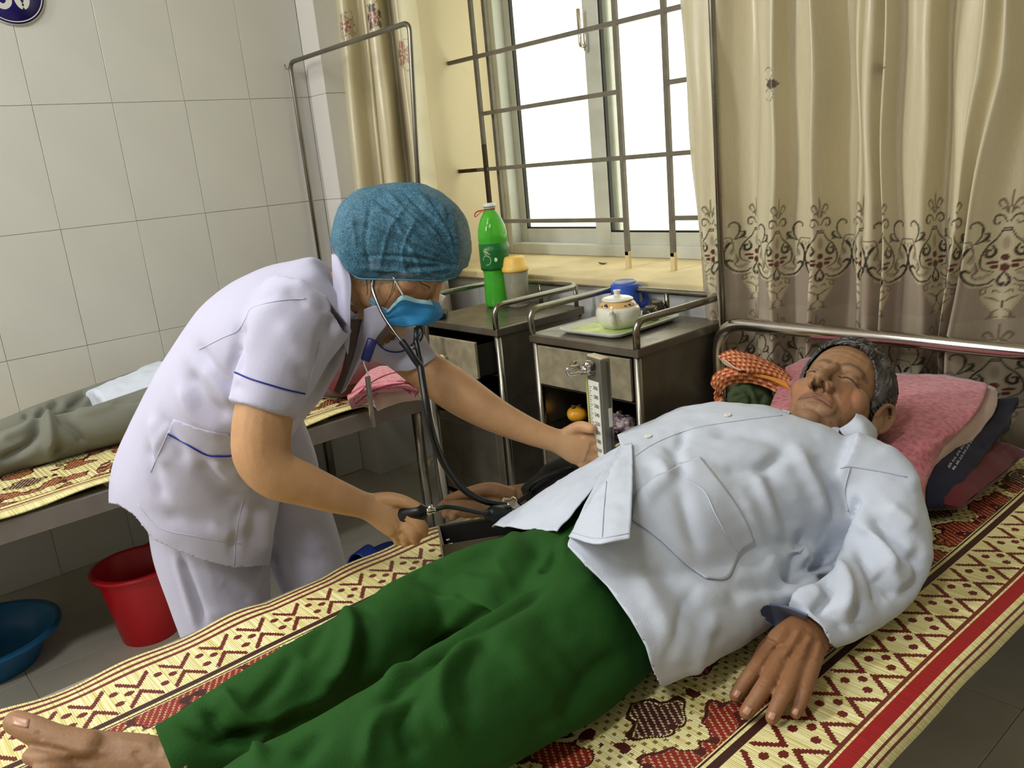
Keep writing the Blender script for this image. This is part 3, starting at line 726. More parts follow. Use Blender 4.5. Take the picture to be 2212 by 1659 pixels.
# ================================================================== bedside cabinets
def cabinet(x0, x1, y0, y1, zt, label, pull, knob_drawer, open_shelf, cat='cabinet'):
    c = thing('bedside_cabinet', label, cat, ((x0+x1)/2, (y0+y1)/2, 0))
    r = .0125
    for x in (x0+r, x1-r):
        for y in (y0+r, y1-r): part('post', tube([(x, y, 0), (x, y, zt-.02)], r, 12), m_steel if y < y0+.1 else m_steeld, c)
    part('top', merge(box(x0-.004, x1+.004, y0-.004, y1+.004, zt-.028, zt, .004)), m_steeld, c, False)
    pts = bend([(x0+.006, y0+.004, zt-.004), (x0+.004, y0+.002, zt+.075), (x0, y1, zt+.075), (x1, y1, zt+.075), (x1-.004, y0+.002, zt+.075), (x1-.006, y0+.004, zt-.004)], .075, 9)
    gr_ = part('guard_rail', tube(pts, .0105, 14), m_steel, c)
    for x in ((x0+x1)/2, x1-.03, x0+.03): part('rail_post', tube([(x, y1-.002, zt-.004), (x, y1-.002, zt+.075)], .008, 10), m_steel, gr_)
    part('side_panel', box(x0+.006, x0+.010, y0+.02, y1-.02, .08, zt-.025), m_steeld, c, False); part('side_panel', box(x1-.010, x1-.004, y0+.012, y1-.012, .08, zt-.025), m_steeld, c, False)
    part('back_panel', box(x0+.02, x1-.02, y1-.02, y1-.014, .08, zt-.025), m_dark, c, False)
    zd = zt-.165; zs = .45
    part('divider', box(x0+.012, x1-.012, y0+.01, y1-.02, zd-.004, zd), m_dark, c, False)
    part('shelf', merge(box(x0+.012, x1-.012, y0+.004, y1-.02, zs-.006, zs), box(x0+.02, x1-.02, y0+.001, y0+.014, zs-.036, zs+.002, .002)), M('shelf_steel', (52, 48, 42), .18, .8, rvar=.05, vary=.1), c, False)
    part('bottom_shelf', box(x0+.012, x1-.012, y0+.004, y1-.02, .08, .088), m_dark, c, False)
    yf = y0+.002-pull
    d = part('drawer', merge(box(x0+.026, x1-.034, yf, yf+.012, zd+.004, zt-.036, .002)), m_drawer, c, False)
    part('drawer_box', merge(box(x0+.03, x0+.034, yf+.012, yf+.34, zd+.012, zt-.05), box(x1-.042, x1-.038, yf+.012, yf+.34, zd+.012, zt-.05), box(x0+.03, x1-.04, yf+.012, yf+.34, zd+.008, zd+.012)), m_dark, d, False)
    xm, zm = (x0+x1)/2, (zd+zt-.03)/2
    if knob_drawer:
        part('knob', lathe([(.004, 0), (.005, .010), (.011, .014), (.013, .02), (.010, .026), (.002, .028)], (xm+.02, yf, zm-.005), 18, axes_from((0, -1, 0))), m_knob, d)
    else:
        part('handle', tube(bend([(xm-.03, yf+.002, zm+.03), (xm-.032, yf-.022, zm+.022), (xm+.032, yf-.022, zm+.022), (xm+.03, yf+.002, zm+.03)], .012), .005, 10), m_chrome, d)
    dr = part('door', merge(box(x0+.026, x1-.03, y0+.002, y0+.012, .1, zs-.042, .002), box(x0+.055, x1-.06, y0-.0005, y0+.004, .13, zs-.07, .002)), m_steeld, c, False)
    kq = Yp(935, 997, y0) if knob_drawer else Yp(1197, 1014, y0); kx, kz = float(kq[0]), float(kq[2])
    part('knob', lathe([(.004, 0), (.005, .010), (.010, .014), (.012, .02), (.009, .025), (.002, .027)], (kx, y0, kz), 18, axes_from((0, -1, 0))), m_knob if knob_drawer else M('red_brown_knob', (122, 52, 40), .2), dr)
    return c
m_knob = M('cream_knob', (226, 204, 142), .35)
cabinet(-2.525, -2.09, 1.70, 2.11, .755, 'stained steel bedside cabinet with half open drawer, green bottle standing on it', .075, True, False)
cabinet(-1.925, -1.485, 1.70, 2.11, .755, 'steel bedside cabinet with closed drawer, tea tray standing on it', 0.0, False, True)
CT = .7555
# ---- on the left cabinet
m_green = M('green_plastic_bottle', (104, 222, 76), .08, trans=.6, ior=1.33, spec=.6)
m_liquid = M('green_lemonade', (92, 212, 58), .1, trans=.5, ior=1.33)
m_label = M('dark_green_label', (14, 104, 42), .35)
m_wplastic = M('white_plastic', (225, 225, 220), .35); m_redtape = M('red_ribbon', (200, 52, 42), .5); m_print = M('label_print', (196, 220, 180), .5); m_yprint = M('label_print_yellow', (214, 206, 90), .5)
bc = Z(1078, 660, CT); bc[2] = CT; dB = depth(bc); S = dB/FPX
hb_ = 212*S*1.02; rb_ = 30*S
bt = thing('soda_bottle', 'green soda bottle with white cap and red neck tie on the left cabinet', 'bottle', bc)
prof = [(.55, 0), (.8, .004), (.92, .03), (.95, .08), (.93, .2), (.86, .30), (.88, .34), (.99, .42), (1.0, .55), (1.03, .66), (1.0, .74), (.9, .80), (.7, .87), (.45, .925), (.34, .945), (.33, .955)]
part('bottle_body', lathe([(r*rb_, z*hb_) for r, z in cr(prof, 3)], bc, 40), m_green, bt)
part('drink', lathe([(.01, .01*hb_)]+[(r*rb_*.94, z*hb_) for r, z in cr(prof[2:10], 3)]+[(.01, .70*hb_)], bc, 36), m_liquid, bt)
lab = part('label', lathe([(1.01*rb_, .37*hb_), (1.035*rb_, .40*hb_), (1.045*rb_, .55*hb_), (1.05*rb_, .625*hb_)], bc, 40), m_label, bt)
cp = part('cap', lathe([(.34*rb_, .955*hb_), (.43*rb_, .955*hb_), (.43*rb_, 1.0*hb_), (.38*rb_, 1.005*hb_), (.002, 1.005*hb_)], bc, 24), m_wplastic, bt)
part('cap_line', lathe([(.435*rb_, .968*hb_), (.437*rb_, .974*hb_)], bc, 24), M('cap_line_dark', (20, 60, 50), .4), cp)
def on_cyl(c, r, ang, z): return np.array([c[0]+r*math.cos(ang), c[1]+r*math.sin(ang), c[2]+z])
av = math.atan2(CAM[1]-bc[1], CAM[0]-bc[0])
def cyl_tube(c, r, pts, tr_, mat, par, nm='print'):
    P = np.array([on_cyl(c, r, av+a, z) for a, z in pts]); part(nm, tube(cr(P, 4), tr_, 6), mat, par)
R1 = 1.045*rb_; aa = -.55
cyl_tube(bc, R1, [(aa+.30*math.cos(t), .47*hb_+.045*hb_*math.sin(t)) for t in np.linspace(-1.8, 3.2, 14)], .0012, m_print, lab, 'emblem_ring')
part('emblem', ell(on_cyl(bc, R1, aa-.08, .472*hb_), (.002, .009, .008), rotz(av+aa)), m_print, lab)
for k, (da, dz, wd) in enumerate(((-.22, .565, .3), (-.2, .55, .22), (-.05, .548, .2), (-.12, .532, .42), (-.1, .58, .18))):
    cyl_tube(bc, R1, [(aa+da+wd*t, (dz+.006*math.sin(9*t+k))*hb_) for t in np.linspace(0, 1, 6)], .0013, m_yprint if k in (0, 4) else m_print, lab)
part('emblem', ell(on_cyl(bc, R1, .75, .59*hb_), (.0015, .007, .009), rotz(av+.75)), m_print, lab)
nk = bc+[0, 0, .945*hb_]; dirn = nrm(-CR*1.0+CU*-.05)
part('neck_tie', merge(tube([nk+np.array([.36*rb_*math.cos(t), .36*rb_*math.sin(t), .001]) for t in np.linspace(0, 6.28, 17)], .0022, 8), tube(cr([nk-CR*.01, nk-CR*.03-CU*.004, nk-CR*.05-CU*.010, nk-CR*.056-CU*.024, nk-CR*.05-CU*.026, nk-CR*.034-CU*.012, nk-CR*.015-CU*.004], 5), np.interp(np.linspace(0, 1, 31), [0, .2, .4, .6, 1], [.002, .0055, .005, .0022, .0012]), 8, flat=.5)), m_redtape, bt)
cc = Z(1120, 660, CT); cc[2] = CT; S = depth(cc)/FPX
cu = thing('lidded_cup', 'clear plastic cup with yellow lid half full, beside the green bottle', 'cup', cc)
m_clear = M('clear_plastic', (226, 224, 200), .18, trans=.75, ior=1.15, spec=.4)
part('cup_body', lathe([(21*S, 0), (23.5*S, .006), (27*S, 82*S), (26*S, 82*S), (22*S, .008), (.001, .006)], cc, 32), m_clear, cu)
part('cup_drink', lathe([(.001, .008), (21.5*S, .009), (23.5*S, 34*S), (.001, 34*S)], cc, 28), M('pale_tea', (196, 186, 112), .15, trans=.5, ior=1.2), cu)
part('lid', lathe([(28*S, 75*S), (29*S, 78*S), (28.5*S, 84*S), (26*S, 86*S), (22.5*S, 102*S), (20*S, 106*S), (.001, 107*S)], cc, 32), M('yellow_plastic_lid', (238, 196, 96), .4), cu)
pc = Z(950, 686, CT); pc[2] = CT
ph = thing('mobile_phone', 'black clamshell phone with bright flip open, on the left cabinet by the nurse', 'phone', pc)
pa = np.array([nrm(CR*[1, 1, 0]), nrm(np.array([-CR[1], CR[0], 0])), Z_])
part('base', obox(pc+[0, 0, .012], pa, (.028, .045, .0115), .007, 3), m_black, ph)
part('flip', obox(pc+pa[0]*-.004+pa[1]*.035+[0, 0, .045], np.array([nrm(pa[0]+Z_*-.5), pa[1], nrm(np.cross(nrm(pa[0]+Z_*-.5), pa[1]))]), (.017, .004, .037), .003, 2), M('bright_chrome_flip', (225, 222, 212), .12, .7), ph)
# ---- on the right cabinet
S = depth(Z(1335, 700, CT))/FPX
T = [Z(1197, 714, CT+.01), Z(1333, 730, CT+.01), Z(1472, 672, CT+.01), Z(1310, 664, CT+.01)]
tc_ = np.mean(T, 0); tc_[2] = CT
tx = nrm((T[1]-T[0])*[1, 1, 0]); ty = np.array([-tx[1], tx[0], 0]); tw = abs((T[1]-T[0]) @ tx)/2; td = .165
tc_ = (T[0]+T[1])/2+ty*td; tc_[2] = CT
def rrect(hx, hy, r, z, n=8):
    o = []
    for sx, sy, a0 in ((1, 1, 0), (-1, 1, 90), (-1, -1, 180), (1, -1, 270)):
        for a in np.linspace(a0, a0+90, n): o.append(tc_+tx*(sx*(hx-r)+r*math.cos(math.radians(a)))+ty*(sy*(hy-r)+r*math.sin(math.radians(a)))+np.array([0, 0, z]))
    return np.array(o)
tray = thing('tea_tray', 'grey tray with pale green inside, holding teapot and cups on the right cabinet', 'tray', tc_)
part('tray_body', loft([rrect(tw-.02, td-.02, .03, .001), rrect(tw-.014, td-.014, .03, .004), rrect(tw, td, .035, .016), rrect(tw-.004, td-.004, .033, .017), rrect(tw-.018, td-.018, .03, .006)]), M('tray_grey', (190, 192, 182), .35), tray)
m_trayg = M('tray_green_print', (150, 186, 96), .3, col2=(214, 218, 160), vscale=14)
part('tray_face', loft([rrect(tw-.02, td-.02, .03, .0062), rrect(tw-.0201, td-.0201, .03, .0066)]), m_trayg, tray)
TZ_ = CT+.0067
# teapot
pc = Z(1337, 706, TZ_); S = depth(pc)/FPX
m_china = M('white_china', (222, 220, 204), .12, coat=.5); m_ochre = M('ochre_glaze', (214, 176, 112), .15, coat=.4); m_bluebr = M('cobalt_brush', (70, 62, 112), .2)
tp = thing('teapot', 'small white teapot with ochre shoulder and blue brushmarks, on the tea tray', 'teapot', pc)
part('pot_body', lathe(cr([(24*S, 0), (30*S, 1*S), (42*S, 12*S), (48*S, 27*S), (47*S, 40*S), (42*S, 47*S)], 5), pc, 40), m_china, tp)
sh_ = part('pot_shoulder', lathe(cr([(42.2*S, 46.5*S), (38*S, 53*S), (33*S, 58*S), (31*S, 60*S)], 4), pc, 40), m_ochre, tp)
ld = part('pot_lid', lathe(cr([(34*S, 59*S), (34*S, 62*S), (26*S, 66*S), (12*S, 69*S), (8*S, 70*S), (6.5*S, 73*S), (8.5*S, 79*S), (6*S, 81*S), (.0005, 81.5*S)], 3), pc, 36), m_china, tp)
tv = math.atan2(CAM[1]-pc[1], CAM[0]-pc[0])
sd = np.array([math.cos(tv-.25), math.sin(tv-.25), 0])
part('spout', tube(cr([pc+sd*42*S+Z_*14*S, pc+sd*52*S+Z_*26*S, pc+sd*55*S+Z_*38*S, pc+sd*60*S+Z_*47*S], 5), np.linspace(9*S, 5*S, 16), 14, up=Z_), m_china, tp)
part('pot_handle', tube(cr([pc-sd*42*S+Z_*42*S, pc-sd*62*S+Z_*44*S, pc-sd*66*S+Z_*28*S, pc-sd*46*S+Z_*14*S], 6), 4*S, 12), m_china, tp)
for da, zz, tl in ((-.75, 52, .8), (.35, 51, .3), (.6, 52, .5), (-1.05, 50, .4)):
    cyl_tube(pc, 39.5*S, [(tv-av+da+.16*t, (zz+6*tl*math.sin(3*t)-3*t)*S) for t in np.linspace(0, 1, 5)], 2.2*S if tl > .6 else 1.2*S, m_bluebr, sh_, 'brushmark')
# blue mug
mc = Z(1352, 668, TZ_); S = depth(mc)/FPX
mg = thing('plastic_mug', 'blue plastic mug standing upside down behind the teapot', 'mug', mc)
m_blue = M('blue_plastic', (52, 88, 190), .4); m_bluep = M('pale_mug_base', (150, 160, 190), .35)
part('mug_body', lathe(cr([(29*S, 0), (30*S, 6*S), (30*S, 50*S), (28.5*S, 56*S), (25*S, 58*S)], 4)[:], mc, 36), m_blue, mg)
part('mug_base', lathe([(25*S, 57.5*S), (24.5*S, 62*S), (22*S, 63*S), (21*S, 60*S), (.001, 59.5*S)], mc, 36), m_bluep, mg)
hd = nrm(CR*[1, 1, 0])
part('mug_handle', tube(cr([mc+hd*29*S+Z_*46*S, mc+hd*40*S+Z_*36*S, mc+hd*44*S+Z_*20*S, mc+hd*41*S+Z_*8*S, mc+hd*30*S+Z_*6*S], 6), 5*S, 12, flat=1.3), m_blue, mg)
m_brownc = M('dark_brown_glaze', (36, 28, 20), .1, coat=.6); m_cupfoot = M('raw_foot_ring', (120, 112, 96), .5)
for (px, py), nm in (((1406, 690), 'dark brown tea cup turned over on the tray, nearer the teapot'), ((1421, 678), 'dark brown tea cup turned over behind another cup, farthest on the tray')):
    c0 = Z(px, py, TZ_); S = depth(c0)/FPX
    t = thing('tea_cup', nm, 'cup', c0, 'overturned tea cups on the tray')
    part('cup_body', lathe(cr([(18*S, 0), (18.5*S, 8*S), (17*S, 18*S), (12*S, 25*S), (11*S, 26*S)], 4), c0, 28), m_brownc, t)
    part('foot_ring', lathe([(11.2*S, 25.5*S), (11*S, 29*S), (8.5*S, 29*S), (8*S, 26.5*S), (.001, 26.5*S)], c0, 28), m_cupfoot, t)
# ---- inside the shelf of the right cabinet
fc = Yp(1246, 887, 1.80); fc[2] = .451
S = depth(fc)/FPX
fr = thing('orange_fruit', 'yellow orange persimmon on the dark cabinet shelf', 'fruit', fc)
V, F = ell(fc+[0, 0, 16*S], (24*S, 22*S, 17*S), nu=28, nv=16); d = V-fc; an = np.arctan2(d[:, 1], d[:, 0]); V = V+(d*[1, 1, 0])*(.05*np.cos(an*4))[:, None]
part('flesh', (V, F), M('persimmon', (226, 158, 44), .25, vary=.1, vscale=20), fr)
part('stem', merge(*[ell(fc+[9*S*math.cos(t), 9*S*math.sin(t), 33*S], (7*S, 4*S, 1.5*S), rotz(t)) for t in (0, 1.57, 3.14, 4.71)]), M('dry_leaf', (96, 84, 44), .7), fr)
gc = Yp(1340, 905, 1.80); gc[2] = .451; S = depth(gc)/FPX
V, F = ripple(ripple(ell(gc+[0, 0, 19*S], (36*S, 28*S, 20*S), nu=60, nv=40), .012, 30, 3), .005, 90, 5); V[:, 2] = np.maximum(V[:, 2], .4515)
bgc = M('crumpled_bag', (126, 96, 116), .25, col2=(178, 170, 160), vscale=45, thr=(.42, .6), trans=.1)
solo('plastic_bag', (V, F), bgc, 'crumpled purple plastic bag on the dark cabinet shelf', 'bag')
# ================================================================== on the floor
def bucket(name, c, r0, r1, h, m, label, cat, lip=.01, handle=None):
    t = thing(name, label, cat, c)
    part('body', lathe(cr([(r0*.94, 0), (r0, .003), (r0+(r1-r0)*.45, h*.5), (r1-.004, h-.02), (r1-.002, h-.012)], 3).tolist()+[(r1+lip, h-.012), (r1+lip, h-.002), (r1, h), (r1-.004, h-.004), (r0+(r1-r0)*.45-.003, h*.5), (r0-.003, .006), (.001, .005)], c, 48), m, t)
    return t
m_redp = M('red_plastic', (186, 20, 30), .35, vary=.05); m_bluebas = M('blue_plastic_basin', (16, 92, 138), .35, vary=.06)
bk = np.array([-2.50, .565, 0.0])
t = bucket('bucket', bk, .082, .118, .235, m_redp, 'red plastic bucket on the floor beside the far bed', 'bucket', .013)
part('bail_handle', tube(cr([bk+[-.118, .03, .225], bk+[-.105, .10, .235], bk+[0, .14, .24], bk+[.105, .10, .235], bk+[.118, .03, .225]], 6), .0035, 10), m_redp, t)
bs = np.array([-2.69, .165, 0.0])
bucket('wash_basin', bs, .13, .19, .105, m_bluebas, 'wide blue plastic basin on the floor left of the red bucket', 'basin', .016)
# blue slippers under the nurse
# ================================================================== people: shared
m_skin = M('skin', (190, 140, 104), .5, attr=True, vary=.07, vscale=35, bump=.18, bscale=260, sss=.08, spec=.35)
SK_MAN, SK_NURSE = np.array(lin((150, 114, 82))), np.array(lin((190, 146, 104)))
def dz(px, py, z): return float(depth(Z(px, py, z)))
def zlimb(path, n=8, m=20): return limb([(x, y, dz(x, y, z), w, r) for x, y, z, w, r in path], n, m)
def finger(pts, n=5, m=12):
    """pts: x, y, z(or distance) , half width; rounded tip"""
    S = cr(np.array(pts, float), n); P = np.array([D(s[0], s[1], s[2]) for s in S]); r = S[:, 3]*S[:, 2]/FPX
    return tube(P, r, m, round_end=True)
def zfinger(pts, **k): return finger([(x, y, dz(x, y, z), w) for x, y, z, w in pts], **k)
def nail(b, base, tip, w, parent, mat, lift=.0006):
    """a nail plate laid on the back of a finger tip, between two photo points"""
    base, tip = np.array(base, float), np.array(tip, float); d = (tip-base); n = np.array([-d[1], d[0]])/np.linalg.norm(d)
    P = []
    for t in np.linspace(0, 1, 6):
        row = []
        for s in np.linspace(-1, 1, 6):
            ww = w*(1-.5*max(0, t-.6)**1.0)*(.9+.1*t)
            h = hit(b, *(base+d*t+n*s*ww), lift)
            row.append(h if h is not None else None)
        P.append(row)
    if any(x is None for r in P for x in r): return
    P = np.array(P)
    if max(np.linalg.norm(P[i, j]-P[0, 0]) for i in range(6) for j in range(6)) > .03: return
    part('nail', shell(grid(P), .0004), mat, parent)
def head_geo(c, Mx, k, man):
    """a sculpted head: local x = left, y = face, z = crown. returns verts, faces, tint, local verts"""
    G = []
    e = lambda p, r, ax=None: G.append(ell(p, r, ax, 28, 18))
    e((0, -.012, .036), (.075, .098, .088)); e((0, .022, -.03), (.066, .068, .085)); e((0, .045, -.075), (.046, .040, .045)); e((0, .076, -.103), (.022, .018, .018))
    for s in (-1, 1):
        e((s*.046, .044, -.024), (.023, .026, .028)); e((s*.026, .0705, .021), (.024, .013, .012), rotz(-s*.42)); e((s*.031, .0665, -.002), (.018, .019, .013))
        e((s*.0135, .098, -.042), (.0115, .012, .0105)); e((s*.045, .012, -.075), (.018, .034, .036))
        # ear: rim, bowl and lobe
        R3 = rotz(s*.35); e((s*.077, -.014, -.008), (.008, .019, .031), R3); e((s*.0785, -.008, -.036), (.006, .009, .012), R3)
        G.append(tube(cr([(s*.074, .004, -.012), (s*.080, .003, .014), (s*.088, -.014, .025), (s*.091, -.030, .010), (s*.087, -.027, -.018), (s*.079, -.014, -.036)], 6), .0045, 10, round_end=True))
    G.append(tube(cr([(0, .083, .014), (0, .094, -.006), (0, .108, -.026), (0, .114, -.037)], 5), [.010]*4+[.0085]*6+[.011]*6, 14, round_end=True))
    e((0, .110, -.039), (.0125, .0125, .0105)); e((0, .074, -.07), (.038, .021, .030))
    lip = lambda z0, y0, dr, r: G.append(tube(cr([(-.029, .077, z0-dr), (-.014, y0-.006, z0-.001), (0, y0, z0), (.014, y0-.006, z0-.001), (.029, .077, z0-dr)], 6), r, 10, round_end=True))
    lip(-.0635, .0935, .010 if man else .004, .0040); lip(-.0745, .0925, .003 if man else 0., .0056)
    G.append(tube([(0, -.028, -.03), (0, -.035, -.10), (0, -.045, -.17)], [.056, .054, .060], 24))
    V, F = voxel(G, .0019, 9, .5); V = np.array(V)
    # carve: eye slits, mouth line, nostrils, folds of the face
    N = vnormals(V, F)
    def groove(pts, w_, amp):
        nonlocal V
        q_ = np.array([1, 0, 1.]) if abs(pts[0][1]) > .05 else np.ones(3)
        d, al = polyline_dist(V*q_, cr(np.array(pts, float), 5)*q_); d = np.where((V[:, 1] < .03) & (q_[1] == 0), 1., d); V = V+N*(amp*np.exp(-(d/w_)**2)*np.clip(np.minimum(al, 1-al)*6+.35, 0, 1))[:, None]
    for s in (-1, 1):
        groove([(s*.015, .087, -.004), (s*.030, .0925, -.0025), (s*.046, .081, -.006)], .0022, -.0042)
        groove([(s*.014, .086, .005), (s*.030, .092, .008), (s*.047, .080, .003)], .0028, -.0022)
        groove([(s*.018, .086, -.012), (s*.032, .088, -.014), (s*.046, .076, -.012)], .003, -.0014)
        groove([(s*.0075, .114, -.0475), (s*.0095, .106, -.049)], .0042, -.0075)
        if man:
            groove([(s*.017, .100, -.038), (s*.030, .088, -.055), (s*.036, .078, -.076)], .0045, -.0032)
            groove([(s*.048, .078, -.004), (s*.062, .055, .002)], .002, -.0014); groove([(s*.048, .078, -.006), (s*.060, .055, -.014)], .002, -.0012)
            groove([(s*.036, .075, -.09), (s*.045, .055, -.10)], .005, -.002)
        groove([(s*.082, -.006, -.004), (s*.085, -.014, .010), (s*.085, -.018, -.010)], .0055, -.004)
    groove([(-.031, .079, -.0755 if man else -.069), (-.014, .092, -.0700), (0, .097, -.0685), (.014, .092, -.0700), (.031, .079, -.0755 if man else -.069)], .0021, -.0036)
    groove([(-.014, .09, -.086), (0, .094, -.087), (.014, .09, -.086)], .006, -.0028)
    groove([(0, .099, -.058), (0, .101, -.052)], .004, -.0012)
    if man:
        for z in (.044, .056): groove([(-.04, .072, z-.004), (0, .090, z), (.04, .072, z-.004)], .0025, -.0011)
        groove([(-.006, .098, .016), (-.006, .095, .028)], .002, -.0012); groove([(.006, .098, .016), (.006, .095, .028)], .002, -.0012)
    base = SK_MAN if man else SK_NURSE
    T = np.tile(base, (len(V), 1))
    def paint(pts, w_, col, k_, sharp=2):
        q_ = np.array([1, 0, 1.]); d, al = polyline_dist(V*q_, (cr(np.array(pts, float), 5) if len(pts) > 2 else np.array(pts, float))*q_); d = np.where(V[:, 1] < .03, 1., d); f = (k_*np.exp(-(d/w_)**sharp))[:, None]; T[:] = T*(1-f)+np.array(lin(col))*f
    paint([(-.025, .083, -.0685), (0, .097, -.0645), (.025, .083, -.0685)], .005, (122, 76, 58), .7, 4)
    paint([(-.022, .085, -.076), (0, .097, -.0755), (.022, .085, -.076)], .0055, (132, 86, 66), .55, 4)
    paint([(-.030, .080, -.0745), (-.014, .090, -.070), (0, .095, -.069), (.014, .090, -.070), (.030, .080, -.0745)], .0017, (70, 38, 28), .8, 2)
    for s in (-1, 1):
        paint([(s*.016, .085, -.0040), (s*.030, .0855, -.0025), (s*.047, .075, -.0065)], .0017, (44, 28, 20), .85, 2)
        paint([(s*.010, .084, .021), (s*.025, .082, .0275), (s*.040, .071, .026), (s*.050, .062, .019)], .0052, (86, 74, 62) if man else (40, 30, 26), .6 if man else .8, 4)
        paint([(s*.0078, .110, -.0475), (s*.0092, .104, -.0485)], .0042, (48, 18, 14), .9, 4)
        paint([(s*.048, .066, -.035), (s*.040, .074, -.045)], .018, (190, 116, 88), .35)
    if man:
        paint([(-.02, .09, -.098), (.02, .09, -.098)], .022, (140, 106, 84), .35)
    if np.linalg.det(Mx) < 0: F = [f[::-1] for f in F]
    return c+(V*k) @ Mx.T, F, T, V

# ================================================================== the patient in the foreground
PM = np.array([[.991, .126, -.035], [.097, -.537, .838], [-.087, .834, .544]]); PC = np.array([-.773, 1.459, .777]); PK = 1.055
pat = thing('person', 'older man lying on the near bed in pale blue shirt and dark green trousers', 'person', (-.85, .85, .56))
hV, hF, hT, hL = head_geo(PC, PM, PK, True)
def ring(Y, xc, rx, zt, zb=.565, m=36, e=2.3):
    a = np.linspace(0, 2*math.pi, m, endpoint=False); c, s = np.cos(a), np.sin(a)
    zm = zb+(zt-zb)*.42
    x = xc+rx*np.sign(c)*np.abs(c)**(2/e); z = np.where(s > 0, zm+(zt-zm)*np.abs(s)**(2/2.1), zm-(zm-zb)*np.abs(s)**(2/4.))
    return np.stack([x, np.full(m, Y), z], 1)
def body_loft(secs, n=6):
    S = cr(np.array(secs, float), n); return loft([ring(*s) for s in S])
core = body_loft([(.66, -.85, .11, .665), (.75, -.85, .12, .68), (.9, -.85, .13, .71), (1.05, -.85, .15, .75), (1.2, -.835, .175, .79), (1.29, -.81, .17, .765), (1.34, -.79, .10, .745), (1.39, -.785, .06, .735)])
arm_l = zlimb([(1870, 1050, .68, 52, .9), (1890, 1150, .64, 48, .9), (1885, 1225, .61, 40, .8), (1835, 1290, .60, 30, .8), (1775, 1346, .602, 35, .6)])
palm_l = zlimb([(1788, 1342, .602, 38, .6), (1765, 1354, .605, 44, .58), (1738, 1378, .605, 54, .5), (1713, 1405, .601, 60, .42), (1702, 1418, .598, 57, .36)])
hand_l = [palm_l,
  zfinger([(1684, 1375, .602, 19), (1669, 1396, .601, 20), (1632, 1445, .597, 19), (1606, 1480, .583, 17.5), (1590, 1503, .574, 15)]),
  zfinger([(1712, 1390, .604, 19), (1698, 1410, .603, 20.5), (1658, 1474, .598, 20), (1630, 1515, .583, 18.5), (1612, 1539, .573, 16)]),
  zfinger([(1738, 1400, .602, 18), (1728, 1420, .602, 19.5), (1700, 1488, .597, 19), (1679, 1526, .583, 17.5), (1668, 1550, .573, 15.5)]),
  zfinger([(1764, 1402, .598, 17), (1760, 1424, .597, 17.5), (1742, 1482, .593, 16.5), (1729, 1518, .581, 15), (1719, 1540, .573, 13.5)]),
  zfinger([(1730, 1352, .600, 18), (1690, 1372, .590, 19), (1656, 1398, .579, 17), (1634, 1432, .572, 14)])]
hr = [limb([(1270, 1030, 1.80, 30, 1), (1200, 1052, 1.77, 28, .9), (1135, 1066, 1.75, 22, .75), (1110, 1072, 1.755, 24, .7), (1065, 1084, 1.76, 33, .6), (1032, 1092, 1.765, 30, .5)]),
  finger([(1105, 1068, 1.745, 15), (1060, 1056, 1.74, 15), (1010, 1064, 1.74, 12), (968, 1077, 1.745, 8)]),
  finger([(1045, 1080, 1.76, 12), (1000, 1080, 1.755, 11), (962, 1088, 1.75, 10), (951, 1101, 1.735, 9)]),
  finger([(1045, 1090, 1.76, 12), (1000, 1090, 1.745, 11.5), (968, 1099, 1.735, 10.5), (962, 1111, 1.72, 9.5)]),
  finger([(1045, 1099, 1.755, 12), (1008, 1101, 1.735, 11), (984, 1107, 1.725, 10), (978, 1117, 1.71, 9)]),
  finger([(1048, 1106, 1.75, 10), (1022, 1110, 1.735, 9.5), (1002, 1110, 1.722, 9), (989, 1104, 1.715, 8)])]
foot = [zlimb([(430, 1660, .62, 46, 1), (370, 1652, .62, 50, 1), (300, 1645, .627, 56, .95), (210, 1640, .638, 58, .8), (150, 1632, .65, 56, .65), (105, 1632, .655, 48, .5)]),
  zlimb([(400, 1700, .60, 46, 1), (340, 1712, .60, 44, 1), (280, 1705, .605, 40, 1), (220, 1690, .62, 40, .8)]),
  zfinger([(190, 1612, .66, 34), (120, 1598, .672, 33), (70, 1576, .684, 30), (34, 1560, .69, 26)]),
  zfinger([(150, 1636, .655, 21), (100, 1640, .664, 20), (66, 1634, .666, 18)]), zfinger([(150, 1662, .645, 19), (105, 1672, .655, 18), (78, 1672, .657, 16)]),
  zfinger([(150, 1688, .635, 18), (115, 1700, .644, 17), (92, 1702, .646, 15)]), zfinger([(160, 1712, .625, 17), (130, 1722, .632, 16), (112, 1722, .634, 14)])]
foot_n = [tube(cr([(-.80, .36, .62), (-.81, .26, .615), (-.815, .19, .61), (-.83, .13, .64), (-.85, .07, .685)], 5), [.05]*5+[.045]*5+[.040]*5+[.036]*5+[.028], 20, flat=1.05, round_end=True)]+[tube(cr([np.array([-.83-.012*k, .105, .66-.004*k]), np.array([-.862-.018*k, .045-.002*k*k, .70-.010*k])], 4), [.014-.0016*k]*5, 10, round_end=True) for k in range(5)]
leg_core = zlimb([(400, 1668, .605, 36, 1), (500, 1605, .60, 26, 1), (600, 1535, .605, 30, .9), (800, 1395, .63, 48, .9), (1000, 1290, .64, 55, .9), (1150, 1250, .64, 50, 1)])
leg_core2 = zlimb([(1330, 1330, .625, 90, .6), (1120, 1460, .635, 90, .7), (900, 1600, .62, 64, .8), (600, 1800, .61, 54, .8)])
bV, bF = voxel([core, arm_l, leg_core, leg_core2, hr[0], foot[0], foot[1]], .0045, 3)
